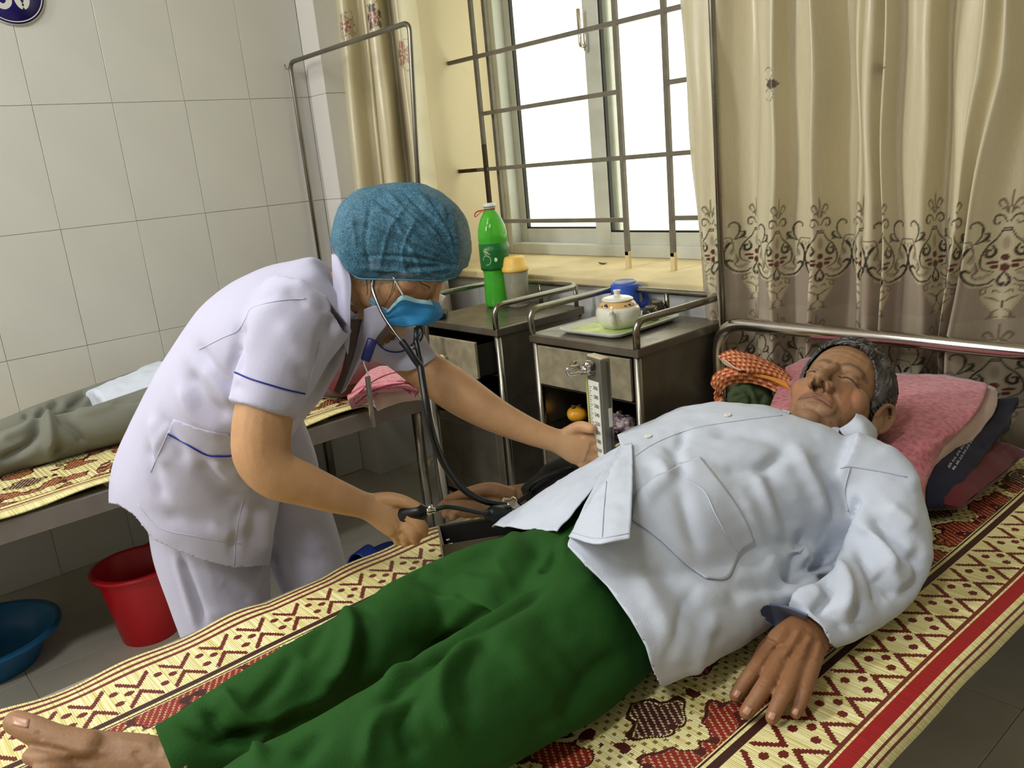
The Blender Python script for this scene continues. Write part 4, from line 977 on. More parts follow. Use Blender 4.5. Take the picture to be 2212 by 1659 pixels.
bV, bF = merge((bV, bF), voxel([limb([(1150, 1061, 1.748, 23, .8), (1135, 1066, 1.75, 22.5, .75), (1110, 1072, 1.755, 24.5, .7), (1065, 1084, 1.76, 33.5, .6), (1032, 1092, 1.765, 30, .5)])]+hr[1:], .0021, 4), voxel(foot, .0026, 4), voxel(foot_n, .0032, 4))
bV, bF = folds((bV, bF), [([(120, 1610), (180, 1622), (240, 1625)], 9, .0022), ([(140, 1640), (200, 1648)], 8, -.002), ([(80, 1580), (90, 1600)], 6, -.0018), ([(250, 1600), (330, 1612)], 10, .002), ([(60, 1608), (110, 1618), (150, 1622)], 7, -.003), ([(290, 1620), (320, 1660)], 12, -.003), ([(360, 1606), (352, 1640)], 8, .002), ([(1040, 1068), (1062, 1082), (1050, 1098)], 5, -.002), ([(1020, 1078), (1050, 1084)], 4, -.002), ([(1070, 1060), (1100, 1076)], 7, .002), ([(1000, 1084), (1030, 1086)], 3, -.0015), ([(1000, 1094), (1032, 1094)], 3, -.0015)])
lV, lF = voxel(hand_l+[zlimb([(1790, 1342, .602, 36, .6), (1840, 1306, .598, 32, .6)])], .0021, 4)
lV, lF = folds((lV, lF), [([(1669, 1396), (1640, 1434)], 5, .0008), ([(1699, 1352), (1672, 1390)], 7, .0018), ([(1728, 1360), (1702, 1405)], 6, .0022), ([(1752, 1372), (1730, 1416)], 6, .0020), ([(1772, 1385), (1762, 1420)], 6, .0018),
  ([(1714, 1362), (1687, 1400)], 6, -.0014), ([(1741, 1372), (1716, 1412)], 6, -.0016), ([(1762, 1385), (1746, 1420)], 6, -.0014),
  ([(1622, 1432), (1646, 1450)], 3, -.0009), ([(1618, 1438), (1642, 1456)], 3, -.0009), ([(1643, 1468), (1672, 1484)], 3, -.001), ([(1640, 1476), (1668, 1490)], 3, -.001), ([(1686, 1484), (1716, 1494)], 3, -.001), ([(1684, 1491), (1714, 1501)], 3, -.0009), ([(1730, 1480), (1756, 1486)], 3, -.0009),
  ([(1668, 1390), (1672, 1400)], 11, .0022), ([(1697, 1404), (1702, 1414)], 11, .0026), ([(1727, 1415), (1731, 1424)], 11, .0024), ([(1758, 1420), (1762, 1428)], 10, .002), ([(1700, 1440), (1690, 1428), (1716, 1416)], 3, -.0008), ([(1735, 1352), (1748, 1366), (1765, 1372)], 4, -.0008)])
sV, sF = merge((hV, hF), (bV, bF), (lV, lF))
tint = np.concatenate([hT, np.tile(SK_MAN, (len(bV), 1)), np.tile(np.array(lin((140, 98, 66))), (len(lV), 1))])
pb = part('body', (sV, sF), m_skin, pat, True, col=tint)
m_nail = M('nail_plate', (176, 132, 104), .3)
nail(bvh((bV, bF)), (62, 1563), (26, 1556), 11, pb, m_nail)
hb = bvh((lV, lF))
for a_, b_, w_ in (((1597, 1492), (1588, 1506), 8), ((1619, 1528), (1609, 1543), 9), ((1670, 1539), (1664, 1554), 9), ((1721, 1530), (1715, 1544), 8)): nail(hb, a_, b_, w_, pb, m_nail)
# hair: thick shell over the skull, cut by the hairline
def nrm_rows(v): return v/(np.linalg.norm(v, axis=1)[:, None]+1e-9)
m_hair = M('grey_hair', (58, 54, 52), .5, attr=True, vary=.3, vscale=70, spec=.4, bump=.3, bscale=120)
cap_l = ell((0, -.014, .038), (.0795, .1025, .0925), nu=320, nv=230); Vl = cap_l[0].copy()
az = np.arctan2(Vl[:, 0], Vl[:, 1])
hl = np.interp(np.abs(az), [0, .35, .62, .8, 1.0, 1.2, 1.33, 1.42, 1.9, 2.0, 2.2, 2.6, 3.15], [.074, .072, .064, .045, .022, -.004, -.012, .026, .030, .0, -.045, -.062, -.066])
dd = Vl-np.array([0, -.014, .038]); rr = np.array([mnoise.noise(Vector((math.atan2(p[0], p[1])*14+p[2]*40, p[2]*14, p[1]*14))) for p in Vl])
comb = np.array([mnoise.noise(Vector((p[0]*60+p[1]*25, p[2]*18, 4.))) for p in Vl])
Vl = np.array([0, -.014, .038])+dd*(.985+.03*np.clip((Vl[:, 2]-hl)/.018, 0, 1)+.02*rr+.02*comb+.05*np.clip((Vl[:, 2]-.05)/.06, 0, 1)*np.clip(Vl[:, 1]/.05, 0, 1))[:, None]
spk = np.array([mnoise.noise(Vector((math.atan2(p[0], p[1])*38, p[2]*16, 9.))) for p in Vl]); fine = np.array([mnoise.noise(Vector((math.atan2(p[0], p[1])*85+p[2]*60, p[2]*9+p[1]*12, 2.))) for p in Vl])
Vl = Vl+nrm_rows(dd)*(.0022*fine+.002*spk)[:, None]
hg = clip((Vl, cap_l[1]), Vl[:, 2]-hl+.006*spk+.003*fine)
gk = np.clip(.45+1.3*np.array([mnoise.noise(Vector(((p[0]+p[1]*.5)*150, p[2]*34, p[1]*40))) for p in hg[0]])+.25*np.clip((.05-hg[0][:, 2])/.08, 0, 1), 0, 1)[:, None]
hcol = lin((34, 31, 29))*(1-gk)+lin((104, 100, 98))*gk
hg = (PC+(hg[0]*PK) @ PM.T, hg[1]); hair = part('hair', shell(hg, .003), m_hair, pat, col=np.concatenate([hcol, hcol]))
rng = random.Random(3); G = {0: [], 1: []}
hc = np.array([0, -.014, .038])
for i in range(4200):
    a0 = rng.uniform(-2.9, 2.9); zl = float(np.interp(abs(a0), [0, .35, .62, .8, 1.0, 1.2, 1.33, 1.42, 1.9, 2.0, 2.2, 2.6, 3.15], [.074, .072, .064, .045, .022, -.004, -.012, .026, .030, .0, -.045, -.062, -.066]))
    z0 = min(zl-.002+abs(rng.gauss(0, .035)), .127)
    pts = []; L_ = rng.uniform(.018, .042); sw = rng.uniform(.3, 1.0)*(1 if a0 > -.5 else -.3)
    top = z0 > .06
    for t in np.linspace(0, 1, 5):
        a1 = a0+(sw*.7*t if top else (.5*t*(1 if a0 > 0 else -1))); z1 = z0+L_*t*(.5 if top else -.15)
        qz = min(.985, max(-.985, (z1-hc[2])/.0925)); rad = math.sqrt(1-qz*qz); lf = 1.004+(.075 if top else .035)*math.sin(t*2.5)*rng.uniform(.4, 1)
        pts.append(PC+(np.array([hc[0]+.0795*rad*math.sin(a1)*lf, hc[1]+.1025*rad*math.cos(a1)*lf, hc[2]+(z1-hc[2])*lf])*PK) @ PM.T)
    G[1 if rng.random() < .4 else 0].append(tube(pts, np.array([.0009, .0012, .0011, .0008, .0003])*rng.uniform(.8, 1.3), 3))
hs = part('loose_hair', merge(*G[0]), M('dark_hair_strand', (44, 41, 39), .45), hair); hs['kind'] = 'stuff'
hs = part('loose_hair', merge(*G[1]), M('grey_hair_strand', (118, 114, 112), .45), hair); hs['kind'] = 'stuff'
m_eye = M('eye_wet', (48, 36, 28), .06, spec=.9)
# eyes: wet glint behind nearly closed lids
for s in (-1, 1):
    h = bvh((hV, hF)).find_nearest(Vector(PC+(np.array([s*.030, .0835, -.0035])*PK) @ PM.T))[0]
    part('eye', ell(np.array(h), np.array([.0085, .0016, .0011]), (rotz(-s*.25) @ PM.T), nu=20, nv=10), m_eye, pb)

# ---------------- trousers
m_green_t = M('dark_green_cotton', (32, 74, 24), .8, vary=.07, vscale=9, bump=.25, bscale=500, spec=.2)
far_leg = zlimb([(1170, 1232, .65, 90, .85), (1060, 1258, .648, 88, .85), (950, 1300, .645, 84, .85), (800, 1386, .64, 84, .9), (620, 1500, .635, 90, .9), (450, 1605, .622, 92, .85), (352, 1668, .615, 104, .75)])
near_leg = zlimb([(1350, 1310, .640, 130, .6), (1250, 1385, .645, 150, .62), (1100, 1475, .652, 148, .65), (900, 1590, .65, 143, .7), (700, 1698, .64, 138, .75), (450, 1835, .63, 140, .75)])
hips = body_loft([(.60, -.84, .14, .705), (.70, -.85, .15, .72), (.80, -.85, .148, .728), (.95, -.85, .15, .742), (1.1, -.85, .15, .76)])
T = voxel([far_leg, near_leg, hips], .0055, 10)
st = [([(870, 1225), (940, 1260), (1000, 1310)], 16, -.006), ([(1120, 1150), (1100, 1190), (1060, 1230)], 18, .008), ([(1175, 1165), (1130, 1235), (1060, 1290)], 16, -.009), ([(1190, 1240), (1100, 1300), (1000, 1355), (900, 1420)], 20, -.012),
      ([(1210, 1180), (1190, 1210), (1165, 1225)], 8, -.012), ([(1225, 1165), (1205, 1200)], 8, .008), ([(740, 1310), (760, 1350), (740, 1430), (700, 1480)], 14, .012), ([(775, 1310), (800, 1370), (790, 1450)], 16, -.010), ([(700, 1340), (660, 1420)], 16, -.006),
      ([(1000, 1330), (930, 1400), (880, 1430), (830, 1470)], 14, .011), ([(980, 1385), (900, 1440), (850, 1500), (820, 1550)], 16, -.011), ([(1020, 1370), (960, 1440), (950, 1530), (990, 1600)], 16, .008), ([(1060, 1360), (1010, 1450), (1020, 1540)], 18, -.008),
      ([(900, 1500), (870, 1570), (900, 1640)], 16, -.010), ([(850, 1510), (800, 1580), (790, 1650)], 14, .009), ([(640, 1400), (600, 1470), (540, 1540)], 14, -.006), ([(480, 1490), (520, 1540), (570, 1570)], 14, .010), ([(450, 1520), (480, 1580), (560, 1600)], 14, -.012),
      ([(400, 1560), (470, 1610), (560, 1590), (680, 1530)], 14, -.012), ([(600, 1575), (560, 1600), (560, 1650)], 10, .012), ([(720, 1480), (640, 1540), (560, 1570)], 14, .007), ([(1240, 1240), (1300, 1330), (1340, 1420)], 40, .006), ([(1150, 1330), (1240, 1420), (1300, 1500)], 22, -.005), ([(1100, 1400), (1180, 1500), (1200, 1600)], 24, .005),
      ([(1330, 1400), (1250, 1500), (1150, 1600)], 22, -.006), ([(700, 1580), (640, 1640)], 16, -.008), ([(1120, 1250), (1060, 1260), (990, 1250)], 12, .006), ([(1090, 1180), (1000, 1215), (930, 1230)], 14, -.005)]
T = folds(T, [(p, w*1.15, a_*1.5) for p, w, a_ in st]); T = ripple(T, .004, 11, 2)
T = (laplace(T[0], T[1], 1), T[1])
Tv = np.array(T[0]); cut = [(335, 1572), (346, 1600), (362, 1640), (385, 1700), (330, 1800), (330, 2400), (2500, 2400), (2500, 900), (335, 900)]
T = clip(T, np.minimum(sdpoly(pix(Tv), cut), 1e3))
trs = part('trousers', shell(T, .0022), m_green_t, pat)

# ---------------- shirt
m_shirt = M('pale_blue_shirt_cotton', (196, 203, 214), .8, vary=.05, vscale=7, bump=.2, bscale=600, sheen=.1, spec=.25)
m_shirt2 = M('shirt_cuff_shade', (96, 104, 124), .85, vary=.05)  # darkened copy of the shirt colour, painted shade inside the open cuff
torso = body_loft([(.66, -.885, .20, .776), (.75, -.885, .21, .786), (.85, -.872, .212, .796), (.95, -.868, .206, .806), (1.05, -.86, .20, .812), (1.2, -.838, .208, .826), (1.28, -.815, .215, .812), (1.33, -.80, .165, .778), (1.37, -.79, .10, .760), (1.385, -.788, .08, .756)], 7)
skirt = body_loft([(.70, -.80, .172, .742), (.78, -.785, .172, .735), (.90, -.775, .175, .71), (1.05, -.77, .17, .68), (1.15, -.76, .15, .65)], 5)
gap2 = zlimb([(1770, 1100, .665, 60, .7), (1800, 1175, .625, 62, .6), (1775, 1245, .59, 55, .5)])
gap = zlimb([(1690, 1190, .65, 60, .6), (1715, 1245, .615, 55, .6), (1735, 1290, .59, 45, .5)])
sleeve = zlimb([(1800, 1010, .735, 95, .75), (1868, 1050, .705, 100, .8), (1900, 1140, .655, 104, .8), (1903, 1215, .622, 94, .7), (1868, 1278, .615, 78, .62), (1800, 1320, .620, 70, .66), (1738, 1352, .618, 64, .66)], 8, 28)
sleeve_r = limb([(1640, 930, 1.66, 60, .9), (1560, 950, 1.72, 70, .9), (1440, 985, 1.73, 55, .9), (1350, 1010, 1.73, 45, .9)], 8, 24)
S_ = voxel([torso, skirt, gap, gap2, sleeve, sleeve_r], .0052, 8)
st = [([(1830, 1110), (1800, 1170), (1770, 1215)], 10, -.016), ([(1852, 1075), (1828, 1115)], 9, -.012), ([(1700, 970), (1650, 1010), (1560, 1010)], 16, -.006), ([(1660, 1010), (1690, 1080), (1720, 1150)], 18, -.007), ([(1630, 1020), (1660, 1100), (1680, 1170)], 14, .005), ([(1760, 980), (1800, 1060), (1810, 1120)], 16, -.006), ([(1720, 970), (1765, 1060), (1780, 1130)], 14, .006),
      ([(1600, 1070), (1650, 1180), (1690, 1230)], 18, .005), ([(1740, 1150), (1720, 1220), (1735, 1260)], 14, -.010), ([(1690, 1230), (1760, 1225), (1810, 1190)], 16, -.012), ([(1560, 1300), (1640, 1270), (1720, 1260)], 24, -.006), ([(1470, 1250), (1560, 1290), (1650, 1290)], 22, .005), ([(1420, 1220), (1500, 1330), (1560, 1400)], 22, -.005), ([(1380, 1230), (1430, 1340), (1480, 1440)], 20, .004), ([(1500, 1260), (1470, 1340), (1440, 1430)], 14, -.004), ([(1545, 1330), (1510, 1420), (1500, 1480)], 16, .005),
      ([(1410, 990), (1440, 1030), (1400, 1070), (1390, 1100)], 14, .006), ([(1440, 960), (1470, 1000), (1460, 1040)], 12, -.007), ([(1480, 930), (1460, 980)], 10, -.006), ([(1530, 930), (1640, 940), (1720, 980)], 14, -.005), ([(1470, 1060), (1490, 1140), (1510, 1190)], 14, -.006),
      ([(1900, 960), (1960, 1010), (1985, 1060)], 18, .004), ([(1880, 1110), (1950, 1190), (1985, 1215)], 14, -.009), ([(1860, 1130), (1910, 1190), (1935, 1240)], 14, .009), ([(1850, 1180), (1890, 1250), (1905, 1310)], 14, -.010), ([(1800, 1200), (1830, 1260), (1820, 1330)], 14, .008), ([(1780, 1235), (1790, 1290), (1760, 1320)], 12, -.008), ([(1900, 1230), (1940, 1290)], 14, -.009), ([(1920, 1090), (1975, 1140)], 14, .006), ([(1980, 1180), (1990, 1250), (1950, 1290)], 12, -.008), ([(1860, 1290), (1850, 1340), (1870, 1360)], 12, -.006), ([(1700, 1285), (1760, 1275), (1780, 1290)], 12, .006), ([(1730, 1310), (1800, 1330), (1830, 1370)], 12, -.005)]
S_ = folds(S_, [(p, w*1.0, a_*1.7) for p, w, a_ in st]); S_ = ripple(S_, .0035, 13, 9); S_ = (laplace(S_[0], S_[1], 1), S_[1])
sb_full = bvh(S_)
Sv = np.array(S_[0]); Ps = pix(Sv)
keep = [(1225, 1176), (1262, 1216), (1312, 1264), (1362, 1335), (1396, 1396), (1412, 1448), (1436, 1492), (1462, 1506), (1488, 1512), (1520, 1492), (1600, 1438), (1640, 1412), (1690, 1380), (1640, 1322), (1652, 1306), (1690, 1310), (1745, 1330), (1776, 1352), (1800, 1396), (1860, 1420), (2100, 1340), (2100, 850), (1893, 930), (1840, 905), (1815, 925), (1760, 912), (1700, 892), (1640, 860), (1500, 840), (1330, 930), (1343, 968), (1300, 1020), (1262, 1090)]
s = sdpoly(Ps, keep)
Sc = clip(S_, s)
shirt_g = shell(Sc, .0025)
shirt = part('shirt', shirt_g, m_shirt, pat)
# right front panel hanging over the hip, and the folded corner of the left front
def pnet(rows): return np.array([[Z(x, y, z) for x, y, z in r] for r in rows])
flap = pnet([[(1358, 960, .700), (1347, 957, .778), (1346, 962, .786), (1345, 970, .784)], [(1300, 1000, .66), (1275, 998, .742), (1290, 1015, .768), (1308, 1022, .770)], [(1215, 1060, .61), (1180, 1056, .70), (1215, 1072, .742), (1262, 1078, .760)], [(1100, 1150, .575), (1062, 1136, .640), (1128, 1140, .700), (1202, 1146, .738)]])
g = grid(net(flap, 12, 12)); g = ripple(g, .003, 20, 4); part('front_panel', shell(g, .002), m_shirt, shirt)
cor = pnet([[(1345, 966, .800), (1352, 960, .806), (1364, 956, .812)], [(1310, 1010, .795), (1332, 1012, .806), (1366, 1015, .812)], [(1268, 1085, .785), (1310, 1090, .803), (1364, 1095, .808)], [(1228, 1158, .772), (1290, 1172, .797), (1360, 1162, .802)]])
g = grid(net(cor, 12, 12)); g = ripple(g, .0022, 26, 6); cn = part('folded_corner', shell(g, .003), m_shirt, shirt)
cb = bvh(g)
sb = bvh(S_)
def piping(b, pts, r, mat, parent, nm, lift=.001, n=10):
    P = trace(b, pts, lift, n)
    if len(P) > 3: return part(nm, tube(P, r, 6), mat, parent)
m_seam = M('seam_thread', (188, 192, 204), .9)
piping(cb, [(1310, 1040), (1304, 1100), (1300, 1162)], .0009, m_seam, cn, 'stitch_line', .0015); piping(cb, [(1236, 1150), (1290, 1162), (1358, 1152)], .0008, m_seam, cn, 'stitch_line', .0015)
# chest pocket with its raised edge, seam lines, buttons
def largest(g):
    V, F = g; p = list(range(len(V)))
    def fd(i):
        while p[i] != i: p[i] = p[p[i]]; i = p[i]
        return i
    for f_ in F:
        r = fd(f_[0])
        for i in f_[1:]: p[fd(i)] = r
    from collections import Counter
    R_ = [fd(i) for i in range(len(V))]; best = Counter(R_).most_common(1)[0][0]
    u = [i for i in range(len(V)) if R_[i] == best]; m = {i: k for k, i in enumerate(u)}
    return np.asarray(V)[u], [[m[i] for i in f_] for f_ in F if f_[0] in m]
def patch(g, poly, t, thick=.002, face=.05):
    V = np.array(g[0]); s = np.minimum(sdpoly(pix(V), poly), facing(g, face)*3000); c = clip(g, s); N = vnormals(*c)
    return largest(shell((np.array(c[0])+N*t, c[1]), thick))
def coons(b, bot, top, lef, rig, lift, n=34):
    t = np.linspace(0, 1, n)
    def rs(p):
        q = cr(np.array(p, float), 8); L = np.concatenate([[0], np.cumsum(np.linalg.norm(np.diff(q, axis=0), axis=1))]); L /= L[-1]
        return np.stack([np.interp(t, L, q[:, 0]), np.interp(t, L, q[:, 1])], 1)
    c0, c1, d0, d1 = rs(bot), rs(top), rs(lef), rs(rig); P = np.zeros((n, n, 3)); last = None
    for i in range(n):
        for j in range(n):
            u, v = t[i], t[j]
            q = (1-v)*c0[i]+v*c1[i]+(1-u)*d0[j]+u*d1[j]-((1-u)*(1-v)*c0[0]+u*(1-v)*c0[-1]+(1-u)*v*c1[0]+u*v*c1[-1])
            h = hit(b, q[0], q[1], 0); last = h if h is not None else last; P[i, j] = last
    Q = P.copy()
    for _ in range(3): Q[1:-1, 1:-1] = .5*Q[1:-1, 1:-1]+.125*(Q[:-2, 1:-1]+Q[2:, 1:-1]+Q[1:-1, :-2]+Q[1:-1, 2:])
    g = grid(Q); N = vnormals(*g); vw = CAM-g[0]; s_ = np.sign(np.sum(N*vw, 1))[:, None]
    return shell((g[0]+N*s_*lift, g[1] if s_.mean() > 0 else g[1][:, ::-1]), .0022)
part('pocket', coons(sb, [(1364, 1124), (1420, 1165), (1482, 1222), (1524, 1252)], [(1513, 990), (1560, 1050), (1606, 1118), (1627, 1172)], [(1364, 1124), (1380, 1062), (1452, 1012), (1513, 990)], [(1524, 1252), (1572, 1250), (1596, 1194), (1627, 1172)], .0036), m_shirt, shirt)
piping(sb, [(1470, 1028), (1520, 1060), (1545, 1110), (1575, 1165), (1596, 1194)], .0011, m_seam, shirt, 'stitch_line', .0068)
piping(sb, [(1815, 1012), (1836, 1008), (1900, 1018), (1958, 1030)], .001, m_seam, shirt, 'stitch_line', .001); piping(sb, [(1836, 1010), (1825, 1060), (1832, 1105)], .001, m_seam, shirt, 'stitch_line')
piping(sb, [(1690, 897), (1600, 908), (1500, 925), (1420, 955), (1372, 985)], .0008, m_seam, shirt, 'stitch_line')
m_button = M('shirt_button', (222, 220, 204), .3)
for px, py, rr_ in ((1400, 943, .0064), (1572, 897, .0062)):
    h = hit(sb, px, py, .0015)
    if h is not None:
        loc, nn, _, _ = sb.find_nearest(Vector(h)); ax = axes_from(np.array(nn)); 
        bt_ = part('button', lathe([(rr_, 0), (rr_, .0016), (rr_*.9, .0024), (rr_*.6, .0018), (.0001, .0017)], h, 24, ax), m_button, shirt)
        part('button_hole', merge(*[lathe([(.0007, .0019), (.0001, .0021)], h+ax[0]*a_+ax[1]*b_, 8, ax) for a_ in (-.0013, .0013) for b_ in (-.0013, .0013)]), m_seam, bt_)
# collar leaf and collar band
def dnet(rows): return np.array([[D(x, y, d) for x, y, d in r] for r in rows])
dn = float(depth(PC+(np.array([.05, .0, -.13])*PK) @ PM.T))
col1 = dnet([[(1812, 926, 1.50), (1832, 914, 1.495), (1846, 900, 1.50), (1852, 888, 1.53)], [(1822, 940, 1.485), (1846, 930, 1.475), (1866, 916, 1.48), (1874, 904, 1.52)], [(1846, 954, 1.475), (1866, 950, 1.465), (1882, 940, 1.475), (1892, 924, 1.52)], [(1868, 972, 1.48), (1880, 968, 1.47), (1890, 960, 1.48), (1896, 940, 1.53)]])
part('collar', shell(grid(net(col1, 8, 8)), .003), m_shirt, shirt)
col2 = dnet([[(1690, 884, 1.60), (1740, 898, 1.56), (1790, 914, 1.52), (1814, 924, 1.505)], [(1684, 890, 1.59), (1735, 907, 1.545), (1786, 924, 1.505), (1812, 934, 1.49)], [(1672, 896, 1.585), (1725, 916, 1.54), (1778, 936, 1.495), (1808, 946, 1.48)]])
part('collar', shell(grid(net(col2, 8, 8)), .003), m_shirt, shirt)
# open cuff: inside coloured dark for its shade, and turned edge
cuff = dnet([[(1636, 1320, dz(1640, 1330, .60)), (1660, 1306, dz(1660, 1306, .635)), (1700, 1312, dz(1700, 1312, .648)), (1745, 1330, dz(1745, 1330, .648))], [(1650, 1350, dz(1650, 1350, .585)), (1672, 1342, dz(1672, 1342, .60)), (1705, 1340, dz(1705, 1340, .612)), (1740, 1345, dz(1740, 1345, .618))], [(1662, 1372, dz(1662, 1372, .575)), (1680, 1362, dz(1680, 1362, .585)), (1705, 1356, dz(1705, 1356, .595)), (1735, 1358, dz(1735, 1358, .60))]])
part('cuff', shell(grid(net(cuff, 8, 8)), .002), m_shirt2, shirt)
# ================================================================== the nurse
nur = thing('person', 'nurse in lavender white uniform, blue bouffant cap and mask, bending over the patient', 'person', (-1.66, .58, 0))
_nf = nrm(.74*CR-.62*CU-.14*CF); _nl = nrm(CF*.98+.12*CR-.05*CU); _nl = nrm(_nl-_nf*(_nl @ _nf)); NM = np.array([_nl, _nf, -np.cross(_nl, _nf)]).T; NC = D(868, 567, 1.56); NK = .95
nV, nF, nT, nL = head_geo(NC, NM, NK, False)
neck_n = limb([(640, 690, 1.54, 60, 1), (710, 655, 1.55, 60, 1), (760, 635, 1.56, 60, .95), (810, 610, 1.56, 58, .9)])
trunk_n = limb([(450, 1090, 1.68, 90, 1.05), (440, 1030, 1.67, 100, 1.1), (475, 920, 1.63, 100, 1.15), (530, 820, 1.585, 118, 1.25), (600, 730, 1.55, 120, 1.25), (660, 672, 1.53, 90, 1.3), (715, 650, 1.52, 60, 1.1)])
arm_r = limb([(650, 690, 1.46, 55, .9), (610, 770, 1.42, 55, .95), (578, 860, 1.39, 62, 1), (565, 930, 1.385, 63, 1), (568, 985, 1.385, 62, .95), (598, 1024, 1.39, 55, .95), (655, 1046, 1.405, 47, .95), (720, 1070, 1.43, 38, .9), (775, 1088, 1.455, 30, .85), (800, 1096, 1.465, 30, .8), (832, 1108, 1.475, 38, .75), (862, 1124, 1.48, 40, .7), (876, 1133, 1.48, 34, .7)])
f_r = [finger([(806, 1082, 1.47, 17), (836, 1078, 1.465, 16), (868, 1082, 1.46, 14), (900, 1094, 1.46, 10.5)]),                # thumb along the top of the bulb
  finger([(866, 1104, 1.475, 17), (888, 1118, 1.462, 15.5), (908, 1134, 1.462, 14), (914, 1148, 1.476, 12.5), (900, 1150, 1.50, 11.5)]),
  finger([(862, 1120, 1.478, 17), (884, 1140, 1.466, 15.5), (897, 1156, 1.468, 14), (896, 1166, 1.484, 12), (884, 1160, 1.50, 11)]),
  finger([(852, 1134, 1.485, 16), (870, 1152, 1.476, 14.5), (880, 1165, 1.48, 13), (874, 1170, 1.495, 11), (864, 1160, 1.508, 10)]),
  finger([(842, 1140, 1.495, 14), (856, 1158, 1.49, 12.5), (864, 1167, 1.494, 11), (858, 1168, 1.505, 10)])]
arm_l2 = limb([(830, 740, 1.63, 34, 1), (895, 783, 1.63, 42, 1), (975, 838, 1.615, 47, 1), (1030, 874, 1.60, 43, 1), (1085, 905, 1.585, 36, .95), (1150, 934, 1.572, 29, .85), (1195, 950, 1.565, 26, .8), (1215, 956, 1.563, 29, .72), (1245, 966, 1.56, 36, .6), (1270, 975, 1.557, 34, .55)])
f_l = [finger([(1225, 935, 1.56, 14), (1252, 922, 1.55, 13), (1278, 926, 1.535, 11)]),
  finger([(1262, 948, 1.555, 13), (1290, 948, 1.555, 12.5), (1314, 958, 1.55, 11.5), (1322, 974, 1.535, 10.5)]), finger([(1266, 966, 1.557, 13), (1294, 970, 1.558, 12.5), (1316, 984, 1.552, 11.5), (1322, 1000, 1.538, 10)]),
  finger([(1264, 984, 1.557, 13), (1290, 994, 1.558, 12), (1308, 1008, 1.552, 11), (1312, 1022, 1.54, 10)]), finger([(1256, 1000, 1.557, 11.5), (1276, 1014, 1.557, 10.5), (1290, 1028, 1.552, 9.5)])]
# legs inside the trousers, down to the floor
def wl(pts, rs, m=22): return tube(cr([np.array(p, float) for p in pts], 6), np.interp(np.linspace(0, 1, 6*(len(pts)-1)+1), np.linspace(0, 1, len(rs)), rs), m)
hipn, hipf = D(462, 1150, 1.69), D(625, 1100, 1.81)
kn, kf = D(500, 1390, 1.715), D(700, 1340, 1.875)
ftn, ftf = D(590, 1870, 1.82), D(765, 1690, 1.98); ftn[2] = ftf[2] = .07
leg_n = [wl([hipn, kn, ftn], [.07, .045, .036]), wl([hipf, kf, ftf], [.06, .042, .034])]
fdir = nrm(np.array([.8, .55, 0]))
feet_n = [tube([f_-fdir*.05+[0, 0, -.025], f_+fdir*.04+[0, 0, -.03], f_+fdir*.12+[0, 0, -.045], f_+fdir*.155+[0, 0, -.05]], [.032, .034, .034, .018], 14, flat=.75, up=Z_) for f_ in (ftn, ftf)]
nb = voxel([neck_n, trunk_n, arm_r, arm_l2]+leg_n+feet_n, .004, 3)
wr_r = limb([(775, 1088, 1.455, 29, .85), (800, 1096, 1.465, 30.5, .8), (832, 1108, 1.475, 39, .75), (862, 1124, 1.48, 41, .7), (876, 1133, 1.48, 34, .7)]); wr_l = limb([(1195, 950, 1.565, 25, .8), (1215, 956, 1.563, 29.5, .72), (1245, 966, 1.56, 37, .6), (1270, 975, 1.557, 34, .55)])
hn = voxel([wr_r]+f_r, .0021, 4); hn2 = voxel([wr_l]+f_l, .0021, 4); nb = merge(nb, hn, hn2)
nb = folds(nb, [([(862, 1106), (884, 1128)], 5, -.0012), ([(858, 1122), (880, 1148)], 5, -.0014), ([(848, 1136), (866, 1158)], 5, -.0012), ([(846, 1088), (852, 1098)], 10, .001), ([(880, 1112), (872, 1124)], 9, .0016), ([(878, 1134), (868, 1144)], 9, .0016), ([(620, 960), (640, 985), (632, 1000)], 6, -.002)])
sV, sF = merge((nV, nF), nb)
nbody = part('body', (sV, sF), m_skin, nur, True, col=np.concatenate([nT, np.tile(SK_NURSE, (len(nb[0]), 1))]))
# ---- trousers
m_uni = M('lavender_white_uniform', (188, 186, 205), .78, vary=.03, vscale=6, bump=.15, bscale=600, sheen=.1, spec=.25)
m_blueline = M('navy_piping', (18, 34, 130), .6)
tro = [limb([(455, 1090, 1.69, 128, 1.1), (460, 1180, 1.69, 122, 1.05), (478, 1290, 1.70, 104, 1), (500, 1390, 1.715, 92, 1), (530, 1560, 1.75, 80, 1), (562, 1740, 1.79, 70, 1), (590, 1870, 1.82, 68, 1)], 8, 26),
       limb([(610, 1060, 1.80, 85, 1), (645, 1150, 1.82, 80, 1), (668, 1220, 1.84, 76, 1), (690, 1290, 1.86, 70, 1), (715, 1400, 1.89, 62, 1), (745, 1560, 1.94, 55, 1), (765, 1690, 1.98, 54, 1)], 8, 26)]
Tn = voxel(tro, .006, 5)
Tn = folds(Tn, [([(390, 1200), (420, 1280), (445, 1350)], 10, -.007), ([(375, 1190), (405, 1290), (425, 1360)], 9, .006), ([(590, 1215), (575, 1280), (580, 1310)], 12, -.008), ([(600, 1200), (640, 1290)], 12, .006), ([(480, 1260), (540, 1300)], 14, -.004), ([(440, 1330), (520, 1320)], 14, .003), ([(640, 1200), (700, 1215)], 14, -.004), ([(660, 1130), (700, 1190)], 12, .004)])
Tn = clip(Tn, np.array(Tn[0])[:, 2]-.075)
part('trousers', shell(Tn, .002), m_uni, nur)
